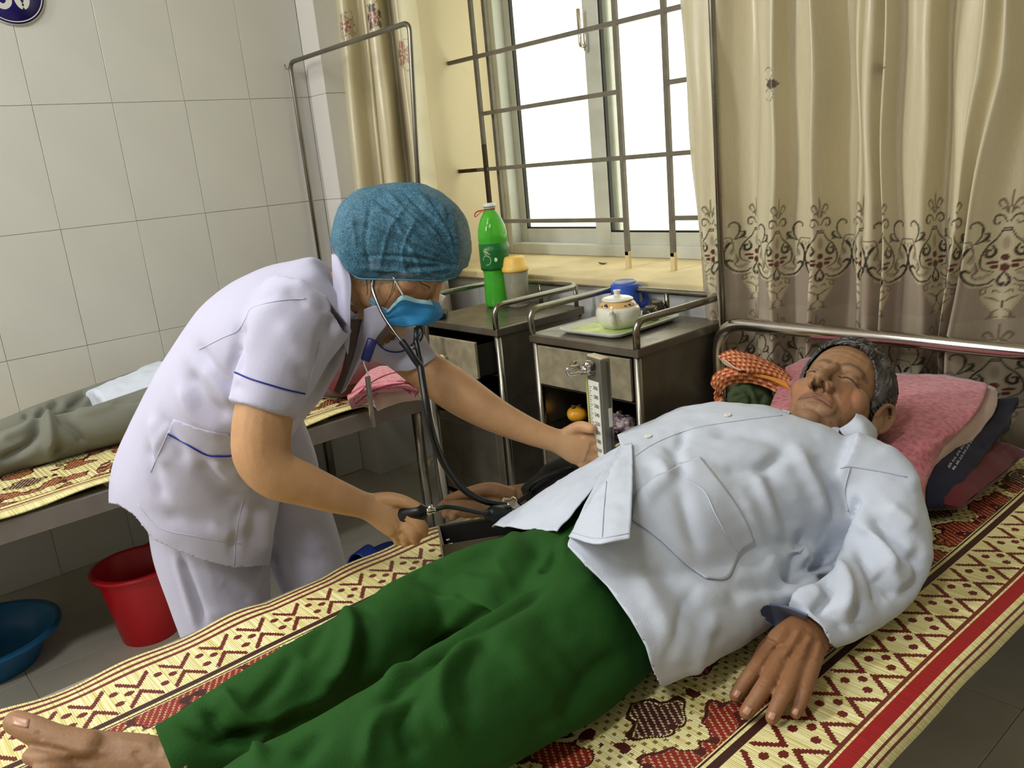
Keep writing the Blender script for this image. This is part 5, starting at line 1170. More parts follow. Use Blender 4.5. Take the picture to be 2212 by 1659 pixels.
# ---- tunic with short sleeves
tun = limb([(438, 1260, 1.69, 150, 1.05), (440, 1215, 1.69, 152, 1.05), (430, 1110, 1.685, 170, 1.02), (422, 1035, 1.675, 167, 1.05), (455, 930, 1.64, 152, 1.15), (510, 840, 1.60, 155, 1.2), (575, 755, 1.565, 158, 1.25), (640, 690, 1.54, 135, 1.4), (695, 640, 1.525, 98, 1.3), (728, 612, 1.52, 76, 1.0)], 9, 40)
slv_r = limb([(668, 660, 1.45, 108, .95), (625, 730, 1.42, 102, .95), (600, 800, 1.40, 88, 1), (580, 850, 1.39, 79, 1), (567, 890, 1.385, 75, 1.05)], 8, 30)
slv_l = limb([(720, 690, 1.60, 80, .9), (790, 715, 1.625, 68, 1), (850, 748, 1.635, 66, 1), (905, 782, 1.635, 58, 1.05), (935, 800, 1.63, 55, 1)], 8, 26)
far_panel = limb([(600, 900, 1.74, 50, .8), (640, 1000, 1.78, 45, .8), (650, 1080, 1.80, 45, .8)], 6, 20)
U = voxel([tun, slv_r, slv_l, far_panel], .0055, 6)
st = [([(620, 640), (560, 680), (520, 760)], 22, .004), ([(740, 690), (700, 720), (690, 790)], 12, -.009), ([(690, 655), (720, 700), (715, 760)], 10, -.007), ([(525, 700), (515, 760), (505, 810)], 10, -.012), ([(640, 790), (660, 830), (655, 855)], 10, -.006), ([(600, 700), (640, 740), (660, 800)], 16, .004),
      ([(420, 740), (460, 800), (520, 850)], 12, -.008), ([(400, 800), (440, 870), (500, 905)], 14, -.010), ([(390, 830), (420, 900), (490, 940)], 12, .007), ([(440, 790), (500, 870)], 10, .006), ([(350, 900), (380, 960), (400, 1000)], 12, -.006), ([(330, 900), (340, 970), (365, 1010)], 12, .006), ([(320, 960), (335, 1030), (355, 1080)], 12, -.006),
      ([(365, 905), (345, 960), (325, 1010)], 6, .004), ([(430, 1000), (480, 1060), (520, 1080)], 16, -.007), ([(460, 990), (510, 1050)], 14, .006), ([(500, 1000), (540, 1060), (525, 1090)], 14, .006), ([(350, 1110), (430, 1130), (500, 1140)], 14, -.005), ([(530, 1080), (510, 1140), (505, 1200)], 10, -.006), ([(450, 1130), (500, 1150), (530, 1110)], 12, .006),
      ([(560, 1030), (550, 1110), (540, 1190)], 12, -.005), ([(580, 1080), (575, 1200)], 10, .005), ([(600, 930), (640, 900)], 14, -.006), ([(690, 850), (720, 800), (735, 760)], 12, -.006), ([(830, 745), (880, 770)], 10, -.005), ([(560, 640), (640, 610), (700, 590)], 18, .003), ([(540, 660), (600, 640)], 8, -.003), ([(620, 625), (660, 660)], 8, -.004), ([(640, 610), (690, 650)], 8, .004)]
U = folds(U, [(p, w*1.1, a_*1.5) for p, w, a_ in st]); U = ripple(U, .0018, 9, 14); U = (laplace(U[0], U[1], 4), U[1])
Uv = np.array(U[0]); Pu = pix(Uv)
keep = [(700, 545), (726, 546), (745, 575), (758, 600), (770, 640), (775, 672), (800, 668), (840, 690), (880, 690), (908, 706), (925, 740), (943, 771), (915, 790), (880, 803), (850, 800), (815, 775), (790, 772), (765, 800), (740, 845), (700, 882), (660, 908), (637, 916), (600, 910), (560, 900), (520, 882), (497, 858), (470, 800), (505, 700), (450, 690)]
tors = [(200, 1080), (255, 1090), (290, 1112), (332, 1166), (380, 1188), (430, 1207), (505, 1226), (583, 1222), (592, 1150), (604, 1085), (668, 1076), (690, 1020), (700, 880), (760, 800), (800, 640), (745, 540), (200, 500)]
dp = depth(Uv)
s = np.maximum(sdpoly(Pu, keep), sdpoly(Pu, tors))
# neck opening: cut round the neck axis; sleeve ends: cut across the arms
nk0, nkd = D(752, 628, 1.51), nrm(D(790, 612, 1.505)-D(700, 645, 1.52))
s = np.where(np.linalg.norm(Uv-nk0, axis=1) < .13, np.minimum(s, -(Uv-nk0) @ nkd*FPX/1.5), s)
Uc = clip(U, s)
ub = bvh(U)
tunic = part('tunic', shell(Uc, .0024), m_uni, nur)
piping(ub, [(507, 804), (540, 818), (585, 832), (620, 842), (659, 851)], .0016, m_blueline, tunic, 'blue_piping', .0006)
piping(ub, [(362, 937), (400, 958), (446, 983), (480, 986), (502, 985)], .0016, m_blueline, tunic, 'blue_piping', .0048)
piping(ub, [(812, 738), (835, 757), (865, 760), (890, 745), (908, 722), (910, 706)], .0014, m_blueline, tunic, 'blue_piping', .0006)
part('pocket', patch(U, [(376, 905), (430, 925), (470, 935), (505, 938), (505, 985), (480, 986), (446, 983), (400, 958), (362, 937)], .002, .002), m_uni, tunic)
for pts in ([(376, 906), (352, 960), (325, 1020)], [(297, 1090), (345, 1140), (430, 1160), (520, 1175)], [(430, 755), (480, 730), (512, 715), (530, 690), (545, 665), (600, 650), (660, 645)], [(530, 1060), (512, 1140), (505, 1222)], [(660, 852), (678, 790), (690, 740)]): piping(ub, pts, .0009, m_seam, tunic, 'stitch_line', .0004)
# collar and lapels
cl = dnet([[(716, 549, 1.53), (732, 548, 1.525), (742, 556, 1.53)], [(718, 590, 1.49), (740, 600, 1.475), (758, 604, 1.48)], [(722, 650, 1.465), (742, 655, 1.452), (757, 662, 1.452)], [(732, 700, 1.46), (748, 706, 1.45), (756, 712, 1.45)], [(741, 738, 1.468), (745, 752, 1.462), (750, 765, 1.462)]])
cg = grid(net(cl, 10, 10)); c1 = part('collar', shell(cg, .003), m_uni, tunic)
part('blue_piping', tube(cr([D(722, 640, 1.463), D(723, 668, 1.461), D(731, 702, 1.456), D(741, 740, 1.463)], 6), .0015, 6), m_blueline, c1)
lap = dnet([[(786, 668, 1.50), (812, 660, 1.50), (842, 668, 1.51)], [(784, 700, 1.505), (808, 698, 1.50), (836, 700, 1.505)], [(775, 735, 1.515), (795, 730, 1.505), (815, 728, 1.51)], [(757, 790, 1.53), (772, 785, 1.52), (786, 770, 1.525)], [(735, 850, 1.545), (748, 838, 1.535), (758, 820, 1.54)]])
part('lapel', shell(grid(net(lap, 8, 8)), .003), m_uni, tunic)
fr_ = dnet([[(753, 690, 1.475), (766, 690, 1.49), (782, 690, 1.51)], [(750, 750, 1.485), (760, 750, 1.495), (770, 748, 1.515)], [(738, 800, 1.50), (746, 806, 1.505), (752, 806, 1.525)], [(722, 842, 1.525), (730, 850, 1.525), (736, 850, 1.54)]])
part('neck_shade', shell(grid(net(fr_, 6, 6)), .002), M('brown_neck_shade', (78, 62, 58), .8), tunic)  # dark strip standing for the shade inside the neck opening, no garment
# ---- hair, cap and mask
m_dhair = M('black_hair', (26, 22, 20), .4, vary=.3, vscale=60)
cc_ = D(868, 512, 1.505)
hair_n = voxel([limb([(x, 526, 1.555, h_, r_) for x, h_, r_ in ((736, 24, .95), (752, 66, .95), (780, 94, .92), (808, 106, .88), (850, 114, .82), (905, 113, .80), (946, 96, .82), (974, 70, .85), (992, 36, .9))], 8, 30)], .006, 4)
hp_ = pix(np.array(hair_n[0])); hair_n = clip(hair_n, (604-(hp_[:, 0]-870)*.0)-hp_[:, 1])
part('hair', shell(hair_n, .003), m_dhair, nur)
part('hair_lock', merge(*[tube(cr([D(x0, 590, 1.49), D(x1, 630, 1.488), D(x2, y2, 1.488)], 5), [.0012, .0010, .0009, .0008, .0007, .0006, .0006, .0005, .0004, .0003, .0002], 5) for x0, x1, x2, y2 in ((858, 850, 832, 655), (852, 846, 828, 668), (800, 802, 796, 650), (790, 794, 790, 640))]), m_dhair, nur)
capg = voxel([limb([(x, 526, 1.555, h_, r_) for x, h_, r_ in ((715, 8, .9), (721, 34, .95), (731, 62, 1), (749, 91, 1), (775, 112, .96), (808, 121, .92), (850, 128, .87), (905, 127, .86), (950, 111, .88), (984, 86, .9), (1004, 60, .9), (1014, 36, .9), (1018, 14, 1))], 10, 44)], .0030, 4)
fl = []
rr_ = random.Random(5)
for i, (x, y) in enumerate([(735, 470), (745, 440), (790, 410), (830, 400), (870, 398), (905, 402), (935, 412), (958, 424), (975, 440), (990, 460), (1004, 484), (1012, 508), (760, 560), (780, 590), (820, 604), (860, 606), (900, 606), (940, 606)]):
    mx_, my_ = (x*.45+988*.55)+rr_.uniform(-10, 10), (y*.45+572*.55)+rr_.uniform(-14, 6)
    fl.append(([(988, 572), (mx_, my_), (x+ (868-x)*.12, y+(508-y)*.12)], 4.0, .0046 if i % 2 else -.0040)); 
    fl.append(([(984, 574), (mx_-6, my_+8), (x+(868-x)*.3, y+(508-y)*.3+8)], 2.8, .0036))
fl += [([(1008, 560), (985, 574), (990, 600)], 8, -.006), ([(880, 440), (840, 500), (820, 580)], 4, .0025), ([(800, 440), (790, 520), (800, 590)], 5, -.003), ([(900, 470), (870, 540), (880, 600)], 4, .003), ([(760, 470), (770, 540)], 5, .003), ([(850, 470), (900, 560), (910, 600)], 4, .0028)]
capg = folds(capg, fl); capg = ripple(capg, .0022, 30, 21); cpx = pix(np.array(capg[0]))
hem = np.interp(cpx[:, 0], [705, 722, 745, 770, 800, 870, 950, 985, 1012], [515, 545, 580, 602, 604, 606, 608, 600, 572]) + 2.0*np.sin(cpx[:, 0]*.35)
capg = clip(capg, hem-cpx[:, 1])
m_cap = bpy.data.materials.new('blue_nonwoven_cap'); m_cap.use_nodes = True; nt = m_cap.node_tree; b = nt.nodes['Principled BSDF']
b.inputs['Roughness'].default_value = .7; tcn = nt.nodes.new('ShaderNodeTexCoord'); n1 = nt.nodes.new('ShaderNodeTexNoise'); n1.inputs['Scale'].default_value = 330; n1.inputs['Detail'].default_value = 6
n2 = nt.nodes.new('ShaderNodeTexNoise'); n2.inputs['Scale'].default_value = 14; n2.inputs['Detail'].default_value = 3
for n_ in (n1, n2): nt.links.new(tcn.outputs['Object'], n_.inputs['Vector'])
rp = nt.nodes.new('ShaderNodeValToRGB'); rp.color_ramp.elements[0].position = .25; rp.color_ramp.elements[1].position = .75
rp.color_ramp.elements[0].color = rgba((38, 82, 104)); rp.color_ramp.elements[1].color = rgba((80, 136, 158)); nt.links.new(n1.outputs['Fac'], rp.inputs[0]); nt.links.new(rp.outputs[0], b.inputs['Base Color'])
al = MX(nt, 'ADD', MX(nt, 'MULTIPLY', n1.outputs['Fac'], .75), MX(nt, 'MULTIPLY', n2.outputs['Fac'], .45)); al = MX(nt, 'SUBTRACT', al, -.14, None, True)
nt.links.new(al, b.inputs['Alpha'])
cap_o = part('bouffant_cap', capg, m_cap, nur)
part('elastic_edge', tube(cr([D(x, float(np.interp(x, [705, 722, 745, 770, 800, 870, 950, 985, 1012], [515, 545, 580, 602, 604, 606, 608, 600, 572]))-1, d) for x, d in ((758, 1.50), (776, 1.478), (810, 1.456), (860, 1.448), (905, 1.450), (950, 1.466), (985, 1.495))], 6), .0014, 7), M('cap_hem_blue', (56, 108, 130), .7, vary=.2, vscale=120), cap_o)
# mask laid over the lower face
hbv = bvh((nV, nF))
def face_pt(px, py, lift, dflt):
    h = hit(hbv, px, py, 0)
    if h is None or depth(h) > dflt+.035: h = D(px, py, dflt)
    return h-nrm(h-CAM)*lift
rows = [[(797, 641), (800, 655), (799, 672)], [(812, 650), (814, 668), (812, 688)], [(834, 672), (834, 684), (828, 696)], [(852, 655), (852, 678), (848, 702)], [(871, 638), (872, 670), (874, 706)], [(900, 646), (900, 672), (896, 703)], [(928, 650), (936, 676), (916, 702)], [(948, 655), (955, 680), (934, 697)]]
dflt = [1.535, 1.525, 1.512, 1.505, 1.50, 1.505, 1.52, 1.565]
ctl = []
for i_, r in enumerate(rows):
    rr2 = []
    for x, y in r:
        h = hit(hbv, x, y, 0); dd_ = depth(h) if h is not None else dflt[i_]
        rr2.append(D(x, y, .5*min(dd_, dflt[i_]+.03)+.5*dflt[i_]-.010))
    ctl.append(rr2)
mk = net(np.array(ctl), 8, 14)
nu_, nv_ = mk.shape[:2]
for j in range(nv_):
    t = j/(nv_-1)
    mk[:, j] -= CF*(.0018*abs(math.sin(t*math.pi*3.0)))
mg_ = grid(mk); m_mask = M('blue_surgical_mask', (38, 126, 178), .75, vary=.05, vscale=60, bump=.1, bscale=500)
mko = part('face_mask', shell(mg_, .002), m_mask, nur)
m_maskedge = M('mask_pale_band', (150, 196, 204), .8); m_string = M('white_elastic', (214, 214, 208), .7)
k = int(nv_*.20); part('nose_band', shell(grid(mk[int(nu_*.30):, :k+1]-CF*.0022), .001), m_maskedge, mko)
part('side_pleat', shell(grid(mk[:9, :]-CF*.0024), .001), M('mask_pale_pleat', (122, 172, 198), .8), mko)
part('ear_loop', tube(cr([D(871, 638, 1.488), D(862, 622, 1.486), D(853, 606, 1.482), D(848, 596, 1.49)], 6), .0014, 7), m_string, mko)
part('ear_loop', tube(cr([D(797, 642, 1.525), D(800, 625, 1.51), D(803, 606, 1.49)], 6), .0014, 7), m_string, mko)
# slippers on the feet
m_slip = M('blue_slipper', (26, 52, 132), .5)
for i, f_ in enumerate((ftn, ftf)):
    b0 = f_*[1, 1, 0]; sx = np.array([-fdir[1], fdir[0], 0])
    sole = [b0+fdir*a_+sx*s_*w_+[0, 0, z] for a_, w_ in ((-.08, .03), (0, .038), (.1, .045), (.165, .04)) for s_ in (-1, 1) for z in ()]
    R_ = lambda z, k_: np.array([b0+fdir*(.045+.125*math.cos(t)*k_)+sx*(.044*math.sin(t)*(1+.15*math.cos(t)))*k_+np.array([0, 0, z]) for t in np.linspace(0, 2*math.pi, 33)[:-1]])
    sl = part('slipper', loft([R_(.0, .97), R_(.004, 1), R_(.016, 1), R_(.019, .96)]), m_slip, nur)
    strap = net(np.array([[b0+fdir*a_+sx*s_*.05+[0, 0, .018+.048*(1-abs(s_)**2.2)] for s_ in (-1, -.55, 0, .55, 1)] for a_ in (.045, .08, .115)]), 5, 5)
    part('slipper_strap', shell(grid(strap), .004), m_slip, sl)
# ================================================================== blood pressure monitor on the bed, with cuff, tubes and bulb
m_gun = M('grey_enamel_case', (104, 100, 88), .4, .35, vary=.08, vscale=20); m_inner = M('dark_case_inside', (42, 39, 34), .6)
q1 = Z(945, 1133, .615); q2 = Z(956, 1180, .615); ld_ = nrm((Z(1051, 1116, .615)-q1)*[1, 1, 0]); sd_ = np.array([ld_[1], -ld_[0], 0])
bw, bl = .095, .335
b0 = q1.copy(); b0[2] = .5605
mon = thing('blood_pressure_monitor', 'grey metal mercury blood pressure monitor with upright scale, open on the bed', 'medical device', b0+ld_*bl/2+sd_*bw/2)
AX = np.array([ld_, sd_, Z_])
def bbox_(l0, l1, s0, s1, z0, z1, bev=.0, seg=2): return obox(b0+ld_*(l0+l1)/2+sd_*(s0+s1)/2+[0, 0, (z0+z1)/2], AX, ((l1-l0)/2, (s1-s0)/2, (z1-z0)/2), bev, seg)
part('case', merge(bbox_(0, bl, 0, .003, 0, .054, .001), bbox_(0, bl, bw-.003, bw, 0, .054, .001), bbox_(0, .003, 0, bw, 0, .054, .001), bbox_(bl-.003, bl, 0, bw, 0, .054, .001), bbox_(0, bl, 0, bw, 0, .003)), m_gun, mon, False)
part('case_lining', merge(bbox_(.003, bl-.003, .003, .0042, .003, .05), bbox_(.003, .0042, .003, bw-.003, .003, .05), bbox_(.003, bl-.003, .003, bw-.003, .003, .0045)), m_inner, mon, False)
part('hinge_pin', merge(tube([b0+ld_*.012+sd_*(bw-.012)+Z_*.046, b0+ld_*.02+sd_*(bw-.012)+Z_*.046], .004, 10), tube([b0+ld_*.010+sd_*(bw-.03)+Z_*.048, b0+ld_*.016+sd_*(bw-.03)+Z_*.048], .003, 10)), m_chrome, mon)
# upright lid at the far end: placed where the scale stands in the photo
gd = 1.505
gt, gb = D(1287, 770, gd), None
gx = gt*[1, 1, 0]; lz1 = float(gt[2]); 
ld_ = nrm([.25, .97, 0]); sd_ = np.array([ld_[1], -ld_[0], 0]); LA = np.array([ld_, sd_, Z_])
lc = gx+ld_*.004
lid = part('lid', merge(obox(lc+[0, 0, (.6+lz1)/2], LA, (.009, .030, (lz1-.6)/2), .006, 4), obox(lc-ld_*.004+sd_*.027+[0, 0, (.6+lz1)/2], LA, (.011, .003, (lz1-.6)/2), .0025, 3)), m_gun, mon)
m_scale = M('white_scale_plate', (214, 216, 202), .35); m_scol = M('olive_tube_edge', (150, 142, 70), .3); m_ink = M('scale_ink', (46, 52, 60), .6)
fz0, fz1 = .605, lz1-.045
sp = part('scale_plate', obox(lc-ld_*.0115-sd_*.004+[0, 0, (fz0+fz1)/2], LA, (.0015, .021, (fz1-fz0)/2), .0005, 1), m_scale, mon, False)
part('mercury_tube', tube([lc-ld_*.0135-sd_*.021+[0, 0, fz0], lc-ld_*.0135-sd_*.021+[0, 0, fz1]], .0028, 12), m_scol, sp)
TK = []
for i in range(0, 61):
    z = fz0+.012+(fz1-fz0-.024)*i/60; L_ = .010 if i % 4 == 0 else (.007 if i % 2 == 0 else .004)
    TK.append(obox(lc-ld_*.0132-sd_*(.016-L_/2)+[0, 0, z], LA, (.0002, L_/2, .0004)))
tk = part('tick_marks', merge(*TK), m_ink, sp, False); tk['kind'] = 'stuff'
def text_mesh(s, size, mat, name, parent, origin, xdir, ydir, extrude=.0003):
    cu_ = bpy.data.curves.new('t', 'FONT'); cu_.body = s; cu_.size = size; cu_.align_x = 'CENTER'; cu_.align_y = 'CENTER'; cu_.resolution_u = 3
    o = bpy.data.objects.new('t', cu_); COL.objects.link(o)
    e = o.evaluated_get(bpy.context.evaluated_depsgraph_get()); em = e.to_mesh()
    V = np.array([v.co[:] for v in em.vertices]); F = [list(p.vertices) for p in em.polygons]; e.to_mesh_clear()
    bpy.data.objects.remove(o); bpy.data.curves.remove(cu_)
    if not len(V): return None
    W3 = np.asarray(origin)+V[:, :1]*np.asarray(xdir)+V[:, 1:2]*np.asarray(ydir)
    return part(name, (W3, F), mat, parent, False)
for i in range(16):
    z = fz0+.012+(fz1-fz0-.024)*i/15; text_mesh(str(i*20), .0105, m_ink, 'scale_number', sp, lc-ld_*.0136+sd_*.006+[0, 0, z], sd_, Z_)
part('lid_clip', merge(obox(lc-ld_*.016+sd_*-.012+[0, 0, lz1-.028], LA, (.008, .014, .004), .002), ell(lc-ld_*.018-sd_*.004+[0, 0, lz1-.012], (.011, .011, .007)), tube([lc-ld_*.018-sd_*.004+[0, 0, lz1-.028], lc-ld_*.018-sd_*.004+[0, 0, lz1-.012]], .006, 12)), m_chrome, mon)
part('lid_latch', tube(bend([lc-ld_*.02-sd_*.02+[0, 0, lz1-.03], lc-ld_*.045-sd_*.03+[0, 0, lz1-.034], lc-ld_*.05-sd_*.03+[0, 0, lz1-.02], lc-ld_*.025-sd_*.025+[0, 0, lz1-.018]], .006), .0035, 8), m_chrome, mon)
part('worn_label', obox(lc+sd_*.0305+ld_*.0+[0, 0, lz1-.11], LA, (.004, .0006, .018), .0004, 1), M('worn_paper_label', (196, 190, 178), .7), lid, False)
part('chipped_paint', obox(lc+[0, 0, lz1-.001], LA, (.0085, .024, .002), .0015, 2), M('bare_primer', (188, 172, 142), .7), lid)
m_rub = M('black_rubber', (14, 14, 15), .35, bump=.05); m_rubg = M('dark_green_rubber', (14, 30, 26), .4)
bd = nrm(D(930, 1103, 1.468)-D(885, 1110, 1.478))
bulb = part('squeeze_bulb', lathe(cr([(.002, -.040), (.012, -.036), (.0175, -.018), (.018, .0), (.015, .014), (.009, .022), (.007, .026)], 4), D(896, 1108, 1.466), 26, axes_from(bd)), m_rub, mon)
part('air_valve', merge(lathe([(.006, .0), (.008, .003), (.008, .011), (.006, .014), (.0045, .02), (.001, .021)], D(918, 1105, 1.462), 18, axes_from(bd)), ell(D(930, 1097, 1.455), (.006, .006, .006))), m_chrome, bulb)
P = cr([D(936, 1102, 1.465), D(965, 1095, 1.47), D(1000, 1100, 1.49), D(1040, 1108, 1.52), D(1062, 1108, 1.55)], 8); part('air_hose', tube(P, .0042, 10), m_rubg, mon)
cuffp = limb([(1290, 1000, 1.70, 30, 1), (1250, 1015, 1.71, 40, 1), (1205, 1035, 1.72, 40, .95), (1165, 1058, 1.735, 32, .9), (1142, 1072, 1.745, 26, .9)], 8, 26)
cf = ripple(cuffp, .003, 30, 2); part('arm_cuff', cf, M('black_cuff_cloth', (24, 23, 22), .7, bump=.2), mon)
part('air_hose', tube(cr([D(1062, 1108, 1.55), D(1080, 1106, 1.60), D(1100, 1098, 1.66), D(1150, 1062, 1.70)], 8), .005, 10), m_rub, mon)
part('hose_connector', tube([D(1048, 1118, 1.55), D(1066, 1108, 1.55), D(1096, 1104, 1.58)], [.012, .014, .013], 14), m_rubg, mon)
part('air_hose', tube(cr([D(1135, 1070, 1.715), D(1150, 1048, 1.69), D(1180, 1030, 1.675), D(1220, 1015, 1.67), D(1250, 1008, 1.69)], 8), .004, 10), m_rub, mon)
# ================================================================== stethoscope worn by the nurse
ste = thing('stethoscope', 'black stethoscope with steel ear tubes hanging from the nurse', 'stethoscope', D(908, 792, 1.42))
e1 = cr([D(807, 604, 1.485), D(805, 622, 1.478), D(812, 645, 1.472), D(826, 678, 1.465), D(848, 712, 1.455), D(868, 738, 1.445)], 8)
part('ear_tube', tube(e1, np.interp(np.linspace(0, 1, len(e1)), [0, .1, .3, 1], [.0030, .0036, .0034, .0026]), 10), M('ear_tube_steel', (128, 126, 124), .28, 1.0), ste)
e2 = cr([D(905, 704, 1.435), D(909, 722, 1.43), D(908, 742, 1.425), D(898, 752, 1.42), D(890, 749, 1.418), D(884, 742, 1.416)], 8)
part('ear_tube', tube(cr([D(902, 694, 1.52), D(901, 705, 1.51), D(902, 716, 1.50)], 5), .0028, 10), m_chrome, ste)
part('tube_sleeve', tube([D(900, 710, 1.505), D(899, 738, 1.49)], .0052, 12), M('dark_teal_rubber', (20, 44, 48), .4), ste)
part('tension_spring', tube(cr([D(899, 738, 1.488), D(896, 752, 1.475), D(888, 752, 1.46), D(876, 747, 1.44)], 6), .0022, 8), m_chrome, ste)
part('tube_branch', tube(cr([D(868, 737, 1.445), D(880, 752, 1.442), D(893, 772, 1.44), D(908, 793, 1.44)], 7), .0062, 12), m_rub, ste)
part('tube_branch', tube(cr([D(899, 736, 1.49), D(904, 757, 1.475), D(908, 778, 1.455), D(908, 793, 1.442)], 7), .0055, 12), m_rub, ste)
part('tube_branch', tube(cr([D(905, 704, 1.51), D(913, 715, 1.512), D(911, 730, 1.505), D(902, 742, 1.49)], 7), .002, 8), m_rub, ste)
tb = cr([D(908, 790, 1.44), D(914, 830, 1.43), D(921, 870, 1.42), D(930, 920, 1.42), D(944, 968, 1.44), D(966, 1014, 1.47), D(1000, 1056, 1.51), D(1045, 1082, 1.55), D(1098, 1092, 1.60)], 9)
part('main_tube', tube(tb, .0062, 14), m_rub, ste)
part('chest_piece', lathe([(.001, 0), (.020, 0), (.022, .003), (.020, .008), (.008, .012), (.006, .018), (.001, .018)], D(1104, 1092, 1.61), 24, axes_from((.3, .4, .8))), m_chrome, ste)
# pen clip and clear badge hanging from the tunic
bdg = thing('name_badge', 'clear plastic badge hanging from a blue clip on the nurse uniform front', 'badge', D(798, 770, 1.49))
bx = nrm(CR*.9-CU*.1); bu = nrm(CU*.93+CR*.33)
part('clip', obox(D(797, 756, 1.485), np.array([nrm(np.cross(bu, CF)), CF, bu]), (.009, .004, .021), .003, 2), M('navy_clip', (22, 30, 96), .35), bdg)
part('cord', tube(cr([D(790, 776, 1.485), D(786, 784, 1.485), D(792, 800, 1.485), D(796, 812, 1.485)], 5), .0012, 7), m_string, bdg)
part('badge_sleeve', obox(D(800, 868, 1.485), np.array([nrm(np.cross(nrm(CU-CR*.11), CF)*.35+CF*.94), nrm(np.cross(nrm(CU-CR*.11), nrm(np.cross(nrm(CU-CR*.11), CF)*.35+CF*.94))), nrm(CU-CR*.11)]), (.022, .001, .046), .001, 1), M('clear_badge_film', (170, 160, 150), .15, trans=.6, ior=1.1), bdg)
# ================================================================== pillow, towels and clothes at the head of the near bed
def slab(rows, t, rip=0.002, scale=20, seed=1, n=10, m=10):
    g = grid(net(np.array([[Z(x, y, z) for x, y, z in r] for r in rows]), n, m)); N = vnormals(*g)
    if N[:, 2].mean() < 0: g = (g[0], g[1][:, ::-1])
    return shell(ripple(g, rip, scale, seed), t)
m_redc = M('dark_red_cotton', (84, 20, 20), .85, vary=.12, vscale=12, bump=.2, bscale=300, sheen=.2)
def pillow(x0, x1, y0, y1, z0, h, e=3.2, n=40):
    c = np.array([(x0+x1)/2, (y0+y1)/2, z0+h/2]); t = np.linspace(-1, 1, n); P = []
    up, dn = [], []
    for a_ in t:
        for b_ in t:
            k_ = max(0., (1-abs(a_)**e)*(1-abs(b_)**e))**.5; up.append(c+[a_*(x1-x0)/2, b_*(y1-y0)/2, h/2*k_]); dn.append(c+[a_*(x1-x0)/2, b_*(y1-y0)/2, -h/2*min(1., k_*1.6)])
    g1, g2 = grid(np.array(up).reshape(n, n, 3)), grid(np.array(dn).reshape(n, n, 3)); return merge(g1, (g2[0], g2[1][:, ::-1]))
solo('pillow', ripple(pillow(-1.06, -.555, 1.49, 1.84, .566, .08), .004, 12, 3), m_redc, 'flat dark red pillow at the bottom of the stack under the man head', 'pillow')
m_navy = M('navy_knit', (22, 24, 44), .85, vary=.15, vscale=30, bump=.2, bscale=300, sheen=.1)
nv = thing('folded_garment', 'navy garment with white print folded between red pillow and pink towel', 'clothes', (-.66, 1.68, .63))
rows = [[(1700, 880, .655), (1900, 900, .655), (2080, 880, .655), (2150, 862, .655), (2200, 856, .66)], [(1740, 940, .65), (1900, 960, .65), (2060, 960, .65), (2140, 925, .652), (2190, 880, .655)], [(1780, 1010, .645), (1900, 1030, .645), (2030, 1020, .645), (2100, 990, .645), (2150, 950, .648)], [(1820, 1060, .60), (1900, 1090, .60), (2000, 1090, .605), (2070, 1075, .605), (2120, 1010, .61)], [(1840, 1080, .575), (1910, 1105, .575), (2000, 1104, .578), (2062, 1088, .578), (2100, 1035, .585)]]
gn = slab(rows, .02, .003, 16, 5); part('fabric', gn, m_navy, nv)
nbv = bvh(gn); m_wprint = M('white_print', (190, 190, 192), .8)
for (xa, ya), (xb, yb), nrow in (((2048, 1011), (2093, 944), 5), ((2058, 1016), (2102, 946), 6), ((2104, 942), (2126, 908), 3)):
    for i in range(nrow):
        t0, t1 = i/nrow+.02, (i+.8)/nrow; dx, dy = xb-xa, yb-ya
        pts = []
        rg = random.Random(i*7+xa)
        for k in range(9):
            t = t0+(t1-t0)*k/8; o_ = 3.2*(-1 if k % 2 else 1)*rg.uniform(.6, 1)
            pts.append((xa+dx*t+o_*.83, ya+dy*t+o_*.55))
        P = [hit(nbv, x, y, .0012) for x, y in pts]; P = [p for p in P if p is not None]
        if len(P) > 4: part('print', tube(np.array(P), .0009, 5), m_wprint, nv)
m_pink = M('pink_terry', (216, 138, 146), .95, col2=(186, 98, 112), vscale=95, thr=(.34, .62), bump=.6, bscale=190, sheen=.4)
m_pinkw = M('pink_terry_back', (218, 190, 178), .95, bump=.5, bscale=190, sheen=.3)
tw_ = thing('pink_towel', 'thick pink towel with pale back folded under the man head', 'towel', (-.85, 1.65, .66))
rows = [[(1698, 792, .675), (1760, 770, .69), (1860, 800, .70), (1960, 806, .700), (2060, 812, .705), (2135, 828, .70)], [(1680, 838, .69), (1760, 840, .70), (1860, 860, .70), (1950, 868, .715), (2040, 870, .715), (2118, 872, .705)], [(1662, 885, .68), (1750, 900, .69), (1850, 920, .69), (1930, 940, .705), (2020, 940, .705), (2085, 920, .695)], [(1664, 912, .66), (1750, 940, .66), (1850, 970, .665), (1930, 1010, .675), (1990, 1000, .675), (2040, 965, .672)], [(1690, 940, .64), (1760, 970, .63), (1860, 1010, .63), (1940, 1070, .635), (1985, 1072, .635), (2012, 1020, .645)], [(1710, 960, .60), (1780, 1000, .59), (1880, 1050, .585), (1960, 1130, .585), (1995, 1120, .585), (2004, 1065, .60)]]
part('towel_fold', slab(rows, .016, .0035, 14, 8), m_pink, tw_)
rows2 = [[(1950, 806, .69), (2060, 812, .69), (2140, 832, .682), (2156, 846, .672)], [(2000, 880, .69), (2080, 880, .69), (2132, 876, .68), (2150, 886, .664)], [(2000, 960, .675), (2060, 940, .675), (2100, 925, .668), (2112, 938, .652)], [(1990, 1030, .655), (2020, 1000, .655), (2060, 975, .648), (2070, 985, .638)], [(1985, 1080, .62), (2000, 1050, .625), (2020, 1030, .625), (2030, 1022, .62)]]
